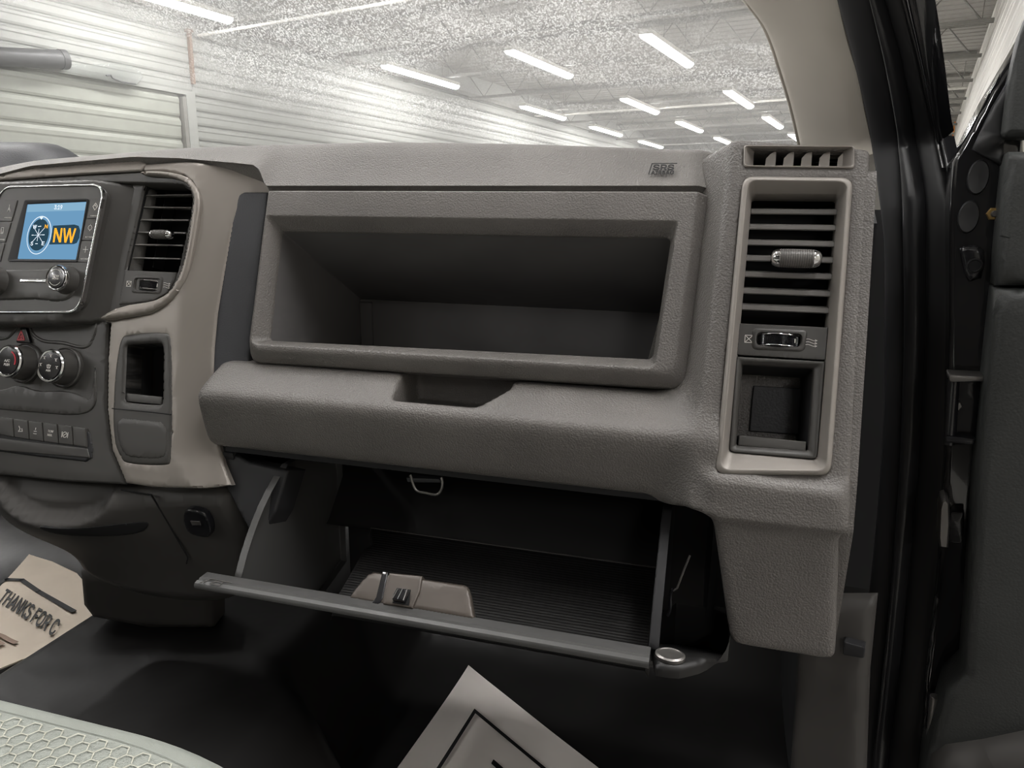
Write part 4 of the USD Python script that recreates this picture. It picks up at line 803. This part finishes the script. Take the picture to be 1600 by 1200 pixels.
# ------------------------------------------------------------------ lower console under the stack
LC = Frame((-.7, .695, -.33), X, (0, -.22, 1.))
lc = Thing('lower_console', 'rounded dark lower console bulging under the centre stack', 'console')
cpoly = LC.pl([(-80, 736), (0, 741), (110, 755), (237, 771), (350, 762), (378, 815), (395, 860), (392, 915), (360, 950), (250, 945), (165, 922), (125, 899), (113, 874), (93, 853), (35, 812), (0, 777), (-80, 740)])
CP = Polygon(ccw(cpoly))
mid = LC.px(90, 790)
sc0, sc1 = LC.px(12, 743), LC.px(182, 774)
def shell_h(s, t_):
    b = .040*np.exp(-((s-mid[0])/.12)**2-((t_-mid[1])/.06)**2)
    u = (s-sc0[0])/(sc1[0]-sc0[0]); edge = np.interp(s, [sc0[0], sc1[0]], [sc0[1], sc1[1]])-.042*np.sqrt(np.clip(1-(2*u-.95)**2, 0, 1))
    return b-.022*sm(t_-edge, 0, .012)*sm(u, -.02, .06)*(1-sm(u, .94, 1.02))
lc.add('shell', sheet(LC, chaikin(cpoly), .0, -.08, .02, h=shell_h, step=.006), 'kick_plastic', 60)
slp = LC.pl(chaikin([(75, 807), (110, 815), (160, 821), (216, 823), (222, 828), (216, 838), (190, 842), (140, 834), (95, 822)], 2), .02)
lc.add('lower_slit', sheet(LC, slp, .0012, -.02, .001, h=shell_h, step=.006), 'black_void', 50)
lc.add('panel_seam', tube(LC.P(*LC.pl([(190, 765), (237, 773), (262, 815), (294, 870), (292, 880)], .003).T, .0035), .0012, 6), 'black_void', 40)
lc.add('foot', sheet(Frame((-.8, .80, -.5), (1, .25, 0), (0, 0, 1)), Frame((-.8, .80, -.5), (1, .25, 0), (0, 0, 1)).pl([(121, 890), (126, 947), (142, 968), (230, 985), (330, 985), (330, 915), (200, 905)]), 0, -.05, .012), 'kick_plastic', 50)
oc = LC.px(308, 817, .006)
lc.add('power_outlet', sheet(LC, chaikin(LC.pl([(289, 797), (298, 793), (312, 796), (322, 800), (332, 818), (331, 838), (318, 838), (296, 832), (288, 815)], .006)), .010, -.01, .003, step=.004), 'gloss_black', 40, 'flip cover of a power outlet')
lc.add('outlet_print', sheet(LC, LC.pl([(297.5, 814), (312, 814.5), (314, 820.5), (300.5, 820.5)], .0105), .0112, .009, .0004, step=.004), 'kick_plastic', 40, 'small pale printed rectangle')

# ------------------------------------------------------------------ paper mats and seat
def paper(name, label, quad_px, frame_px, words, mat):
    th = Thing(name, label, 'paper mat')
    A, B, C_ = [onfloor(*p) for p in quad_px[:3]]
    return th, A, B, C_
pm = Thing('paper_floor_mat', 'white paper floor mat with black border on the passenger floor', 'paper mat')
ap = onfloor(732, 1038, .008); el = onfloor(620, 1200, .008); er = onfloor(870, 1148, .008)
e1 = unit(el-ap); e2 = unit(er-ap)
def drape(ap, e1, e2, u, v, up=.006):
    p = ap+np.multiply.outer(np.asarray(u, float), e1)+np.multiply.outer(np.asarray(v, float), e2); q = p.copy(); q[..., 2] = floor_z(p[..., 0], p[..., 1])+up; return q
uu, vv = np.meshgrid(np.linspace(0, .52, 40), np.linspace(0, .40, 30), indexing='ij')
crumple = .004*(meshkit.noise(np.stack([uu*9, vv*9, uu*0], -1), 3)-.5)
top = drape(ap, e1, e2, uu, vv, .008); top[..., 2] += crumple
pm.add('sheet', cat(loft(top, closed=False), loft((top-[0, 0, .001])[::-1], closed=False)), 'paper', 40)
def mat_line(th, p, q, w, up=.0125, m='print_dark', nm='border_line'):
    p, q = np.array(p), np.array(q); d = unit(q-p); nn_ = np.array([-d[1], d[0]])*w; k = np.linspace(0, 1, 24)
    L = [drape(ap, e1, e2, *( (p[:, None]+(q-p)[:, None]*k+s_*nn_[:, None])), up) for s_ in (-1, 1)]; th.add(nm, loft(np.array(L), closed=False), m, False)
b0 = onfloor(742, 1113, .01)-ap; M2 = np.array([[e1 @ e1, e1 @ e2], [e1 @ e2, e2 @ e2]]); uv = np.linalg.solve(M2, [b0 @ e1, b0 @ e2])
mat_line(pm, (uv[0]-.003, uv[1]), (.45, uv[1]), .0032); mat_line(pm, (uv[0], uv[1]-.003), (uv[0], .36), .0032)
def mat_text(th, word, u0, v0, h_, ux, vx, up=.0125, m='print_dark'):
    ms = meshkit.text_mesh(word, h_, .0006, True); vtx = np.asarray(ms.vertices)
    u_ = u0+vtx[:, 0]*ux[0]+vtx[:, 1]*vx[0]; v_ = v0+vtx[:, 0]*ux[1]+vtx[:, 1]*vx[1]; q_ = drape(ap, e1, e2, u_, v_, up); q_[:, 2] += vtx[:, 2]
    th.add('lettering', (q_, np.asarray(ms.faces)), m, False, 'black THANKS FOR print')
c0 = onfloor(768, 1188, .01)-ap; uv2 = np.linalg.solve(M2, [c0 @ e1, c0 @ e2])
mat_text(pm, 'THANKS FOR', uv2[0]+.050, uv2[1]-.0, .05, (0, 1), (-1, 0))
# far mat on the driver's side
pd = Thing('paper_floor_mat', "tan paper floor mat reading THANKS FOR in the driver's footwell at the left edge", 'paper mat')
dz = -.72
DM = Frame(atZ(0, 940, dz), atZ(125, 985, dz)-atZ(0, 940, dz), atZ(0, 915, dz)-atZ(0, 960, dz))
c_ = [atZ(x, y, dz) for x, y in [(0, 920), (45, 866), (80, 875), (125, 896), (140, 960), (0, 1030)]]
outl = DM.pl([(-150, 1050), (-60, 975), (0, 918), (45, 865), (82, 876), (120, 894), (150, 930), (150, 985), (0, 1045)])
pd.add('sheet', sheet(DM, outl, 0, -.002, .001, h=lambda s, t_: .003*np.sin(t_*22+1)*np.cos(s*9), step=.02), 'paper_tan', 50)
hN2 = .0040
pd.add('border_line', strokes(DM, [DM.pl([(-40, 930), (10, 905), (34, 906), (60, 924), (115, 955)], hN2)], .0045, hN2), 'print_dark', False)
def on_mat(word, p0_, p1_, pu, name, lab=None):
    a_, b_, u_ = DM.px(*p0_, hN2), DM.px(*p1_, hN2), DM.px(*pu, hN2); m_ = meshkit.text_mesh(word, 1.0, .05, True); w_ = np.asarray(m_.vertices)
    q_ = a_+np.multiply.outer(w_[:, 0]/m_.extents[0], b_-a_)+np.multiply.outer(w_[:, 1], u_-a_)
    pd.add(name, (DM.P(q_[:, 0], q_[:, 1], hN2+w_[:, 2]*.01), np.asarray(m_.faces)), 'print_dark', False, lab)
on_mat('THANKS FOR C', (-5, 939), (82, 993), (10, 920), 'lettering', 'black THANKS FOR print')
pd.add('small_print', strokes(DM, [DM.pl([p_, q_], hN2) for p_, q_ in (((-6, 990), (4, 994)), ((6, 995), (13, 999)), ((15, 1000), (24, 1004)), ((-4, 1003), (3, 1007)))], .004, hN2), 'brown_paint', False, 'blurred lines of small print')
seat = Thing('bench_seat', 'pale green grey cloth seat cushion with hexagon pattern in the lower left corner', 'seat')
SY = .402
def seat_y(x): return SY-1.3*np.maximum(0, np.asarray(x, float)+.42)**2
def seat_z(x, y):
    d = seat_y(x)-y; r = .05; q = np.clip(d/r, 0, 1); return -.392-r*(1-np.sqrt(np.maximum(0, 1-(1-q)**2)))-.02*np.maximum(0, .3-y)+.003*np.exp(-((d-.030)/.01)**2)
vv = np.r_[np.linspace(.55, .055, 100), .05*(1-np.sin(np.linspace(.25, np.pi/2, 14)))]
gx = np.linspace(-1.35, -.19, 64)
rows_ = [[(x, seat_y(x)-v, seat_z(x, seat_y(x)-v)) for x in gx] for v in vv]+[[(x, seat_y(x)+o_, z_) for x in gx] for o_, z_ in ((.004, -.46), (-.01, -.55), (-.06, -.60))]
seat.add('cushion', loft(rows_, closed=False), 'seat_fabric', 50)
hs = .0070; hm = []
for i in range(-122, 0):
    for j in range(0, 26):
        cx_ = i*hs*1.5; cy_ = float(seat_y(cx_))-.048-(j+.5*(i % 2))*hs*1.73
        if cx_ > -.215: continue
        p = np.array([(cx_+hs*math.cos(q_), cy_+hs*math.sin(q_)) for q_ in np.radians([0, 60, 120, 180])])
        c_ = p.mean(0); L = []
        for s_ in (-.0006, .0006):
            pp_ = p+(p-c_)/np.linalg.norm(p-c_, axis=1, keepdims=True)*s_; L.append([(x, y, seat_z(x, y)+.0012) for x, y in pp_])
        hm.append(loft(L, closed=False))
seat.add('hexagon_pattern', cat(*hm), 'seat_line', False, 'pale hexagon outlines in the cloth', kind='stuff')
seat.add('seam', tube([(x, seat_y(x)-.038, seat_z(x, seat_y(x)-.038)) for x in np.linspace(-1.35, -.20, 50)], .0010, 6), 'seat_fabric', 40)

# ------------------------------------------------------------------ the open door
DR = Frame((.30, .765, 0), (1, -.2, 0), (0, 0, 1))
dr = Thing('truck_door', 'open black truck passenger door at the right edge', 'truck door')
def dsh(pts, n1, n0, r, mat, nm, step=.03, h=None, label=None, parent=None): return dr.add(nm, sheet(DR, DR.pl(pts, n1), n1, n0, r, step=step, h=h), mat, 45, label, parent)
dsh([(1488, 252), (1497, 235), (1515, 205), (1548, 140), (1600, 52), (1740, -190), (1800, -190), (1655, 60), (1600, 190), (1600, 380), (2050, 380), (2050, 1290), (1432, 1290), (1446, 1060), (1466, 900), (1478, 700), (1484, 500), (1484, 330)], 0, -.10, .006, 'paint_black', 'door_shell')
dsh([(1520, 232), (1552, 165), (1600, 85), (1760, -190), (1775, -190), (1612, 90), (1572, 190), (1568, 260)], .012, 0, .004, 'rubber', 'frame_seal')
dsh([(1568, 205), (1577, 130), (1596, 50), (1640, -60), (1690, -190), (2050, -190), (2050, 214), (1572, 214)], .03, 0, .006, 'door_plastic', 'mirror_corner_cover')
dsh([(1574, 250), (1578, 236), (2050, 236), (2050, 447), (1557, 447), (1560, 400), (1566, 330)], .045, 0, .008, 'door_plastic', 'upper_trim_panel')
dsh([(1557, 452), (2050, 456), (2050, 1290), (1434, 1290), (1444, 1195), (1478, 1082), (1506, 1055), (1517, 900), (1527, 750), (1541, 600)], .05, 0, .010, 'door_plastic', 'lower_trim_panel')
dsh([(1440, 1290), (1458, 1205), (1480, 1188), (1540, 1180), (1640, 1160), (1750, 1150), (2050, 1150), (2050, 1290)], .075, .04, .02, 'kick_plastic', 'map_pocket')
for x, y, rx, ry in ((1528.5, 277, 12, 22), (1513.5, 339, 12, 21), (1553, 225, 9, 18)):
    c = DR.px(x, y, .003); r = ry*.8/1100; dr.add('rubber_plug', lathe(DR, *c, [(r, 0), (r, .003), (r*.9, .0045), (r*.5, .0038), (0, .0036)], 30, rx/ry), 'rubber', 40)
c = DR.px(1554, 334, .008); bo = dr.add('bolt', lathe(DR, *c, [(.0062, 0), (.0062, .004), (.0055, .005), (.003, .005)], 6), 'brass', False, 'brass hex bolt')
dr.add('bolt_stud', lathe(DR, *c, [(.0030, .004), (.0030, .011), (.0024, .012), (0, .012)], 16), 'steel_dark', 40, None, bo)
br = dr.add('stop_bracket', sheet(DR, DR.pl([(1500, 388), (1512, 384), (1530, 384), (1538, 390), (1540, 410), (1534, 436), (1515, 441), (1508, 430), (1503, 408)], .01), .010, 0, .004, step=.006), 'gloss_black', 45)
c = DR.px(1523, 415, .0105); dr.add('bracket_hole', lathe(DR, *c, [(.007, .0095), (.007, .0108), (.0055, .0112), (.005, .0102), (0, .0102)], 24), 'black_void', 40, None, br)
hg = dr.add('door_hinge', sheet(DR, DR.pl([(1482, 590), (1490, 586), (1540, 590), (1538, 606), (1530, 695), (1484, 697), (1479, 690)], .012), .012, .0, .004, step=.008), 'gloss_black', 45)
dr.add('hinge_top_flange', block(DR, DR.pl([(1482, 586), (1540, 589), (1539, 597), (1484, 598)], .03), .0, .028, .002, .002), 'steel_dark', parent=hg)
dr.add('hinge_bottom_flange', block(DR, DR.pl([(1478, 682), (1526, 688), (1524, 697), (1478, 694)], .03), .0, .026, .002, .002), 'gloss_black', parent=hg)
dr.add('hinge_pin', tube([DR.P(*DR.px(1490, 590, .018), .018), DR.P(*DR.px(1484, 694, .018), .018)], .0055, 12), 'gloss_black', 40, parent=hg)
c = DR.px(1495, 634, .016); dr.add('hinge_bolt', lathe(DR, *c, [(.005, .01), (.005, .017), (.004, .018)], 6), 'steel_dark', False, parent=hg)
ck = Thing('door_check', 'rounded steel door check strap below the upper hinge', 'door check')
ck.add('strap', sheet(DR, DR.pl([(1468, 856), (1466, 840), (1468, 795), (1471, 783), (1478, 780), (1484, 786), (1485, 820), (1482, 858)], .03), .032, .0, .006, step=.005), 'steel_dark', 45)
ck.add('arm', block(DR, DR.pl([(1484, 800), (1508, 800), (1506, 850), (1483, 848)], .014), 0, .014, .002, .003), 'gloss_black')
h2 = dr.add('door_hinge', block(DR, DR.pl([(1450, 1090), (1474, 1094), (1470, 1150), (1446, 1148)], .014), 0, .014, .003, .003), 'gloss_black')
dr.add('hinge_pin', tube([DR.P(*DR.px(1462, 1088, .02), .02), DR.P(*DR.px(1456, 1152, .02), .02)], .0055, 12), 'steel_dark', 40, parent=h2)

# ------------------------------------------------------------------ write everything
for t in ALL: flush(t)
for i, a in enumerate(JO[1:]):
    nm = ['second', 'third', 'fourth', 'fifth', 'sixth', 'seventh', 'eighth', 'ninth', 'tenth', 'eleventh', 'twelfth'][i]
    copy_of(truss, hh*(a-JO[0]), f'pale steel bar joist across the roof, {nm} row back from the windshield')
rown = {2: 'nearest', 3: 'second', 4: 'third', 5: 'fourth', 6: 'farthest'}
coln = {0: 'leftmost column beside the siding', 1: 'second column from the siding', 2: 'third column from the siding', 3: 'column behind the windshield pillar', 4: 'column by the right wall'}
for i, a in enumerate(lamp_rows):
    for j, l in enumerate(lamp_lats):
        if (i, j) == (2, 0) or (i >= 2 and j > 3): continue
        sh = hh*(a-la)+ll*(l-lb)
        if i < 2: copy_of(lamp, sh, 'strip light of the hall behind the truck, outside the picture', 'strip lights behind the camera')
        else: copy_of(lamp, sh, f'white strip light, {rown[i]} row, {coln[j]}')
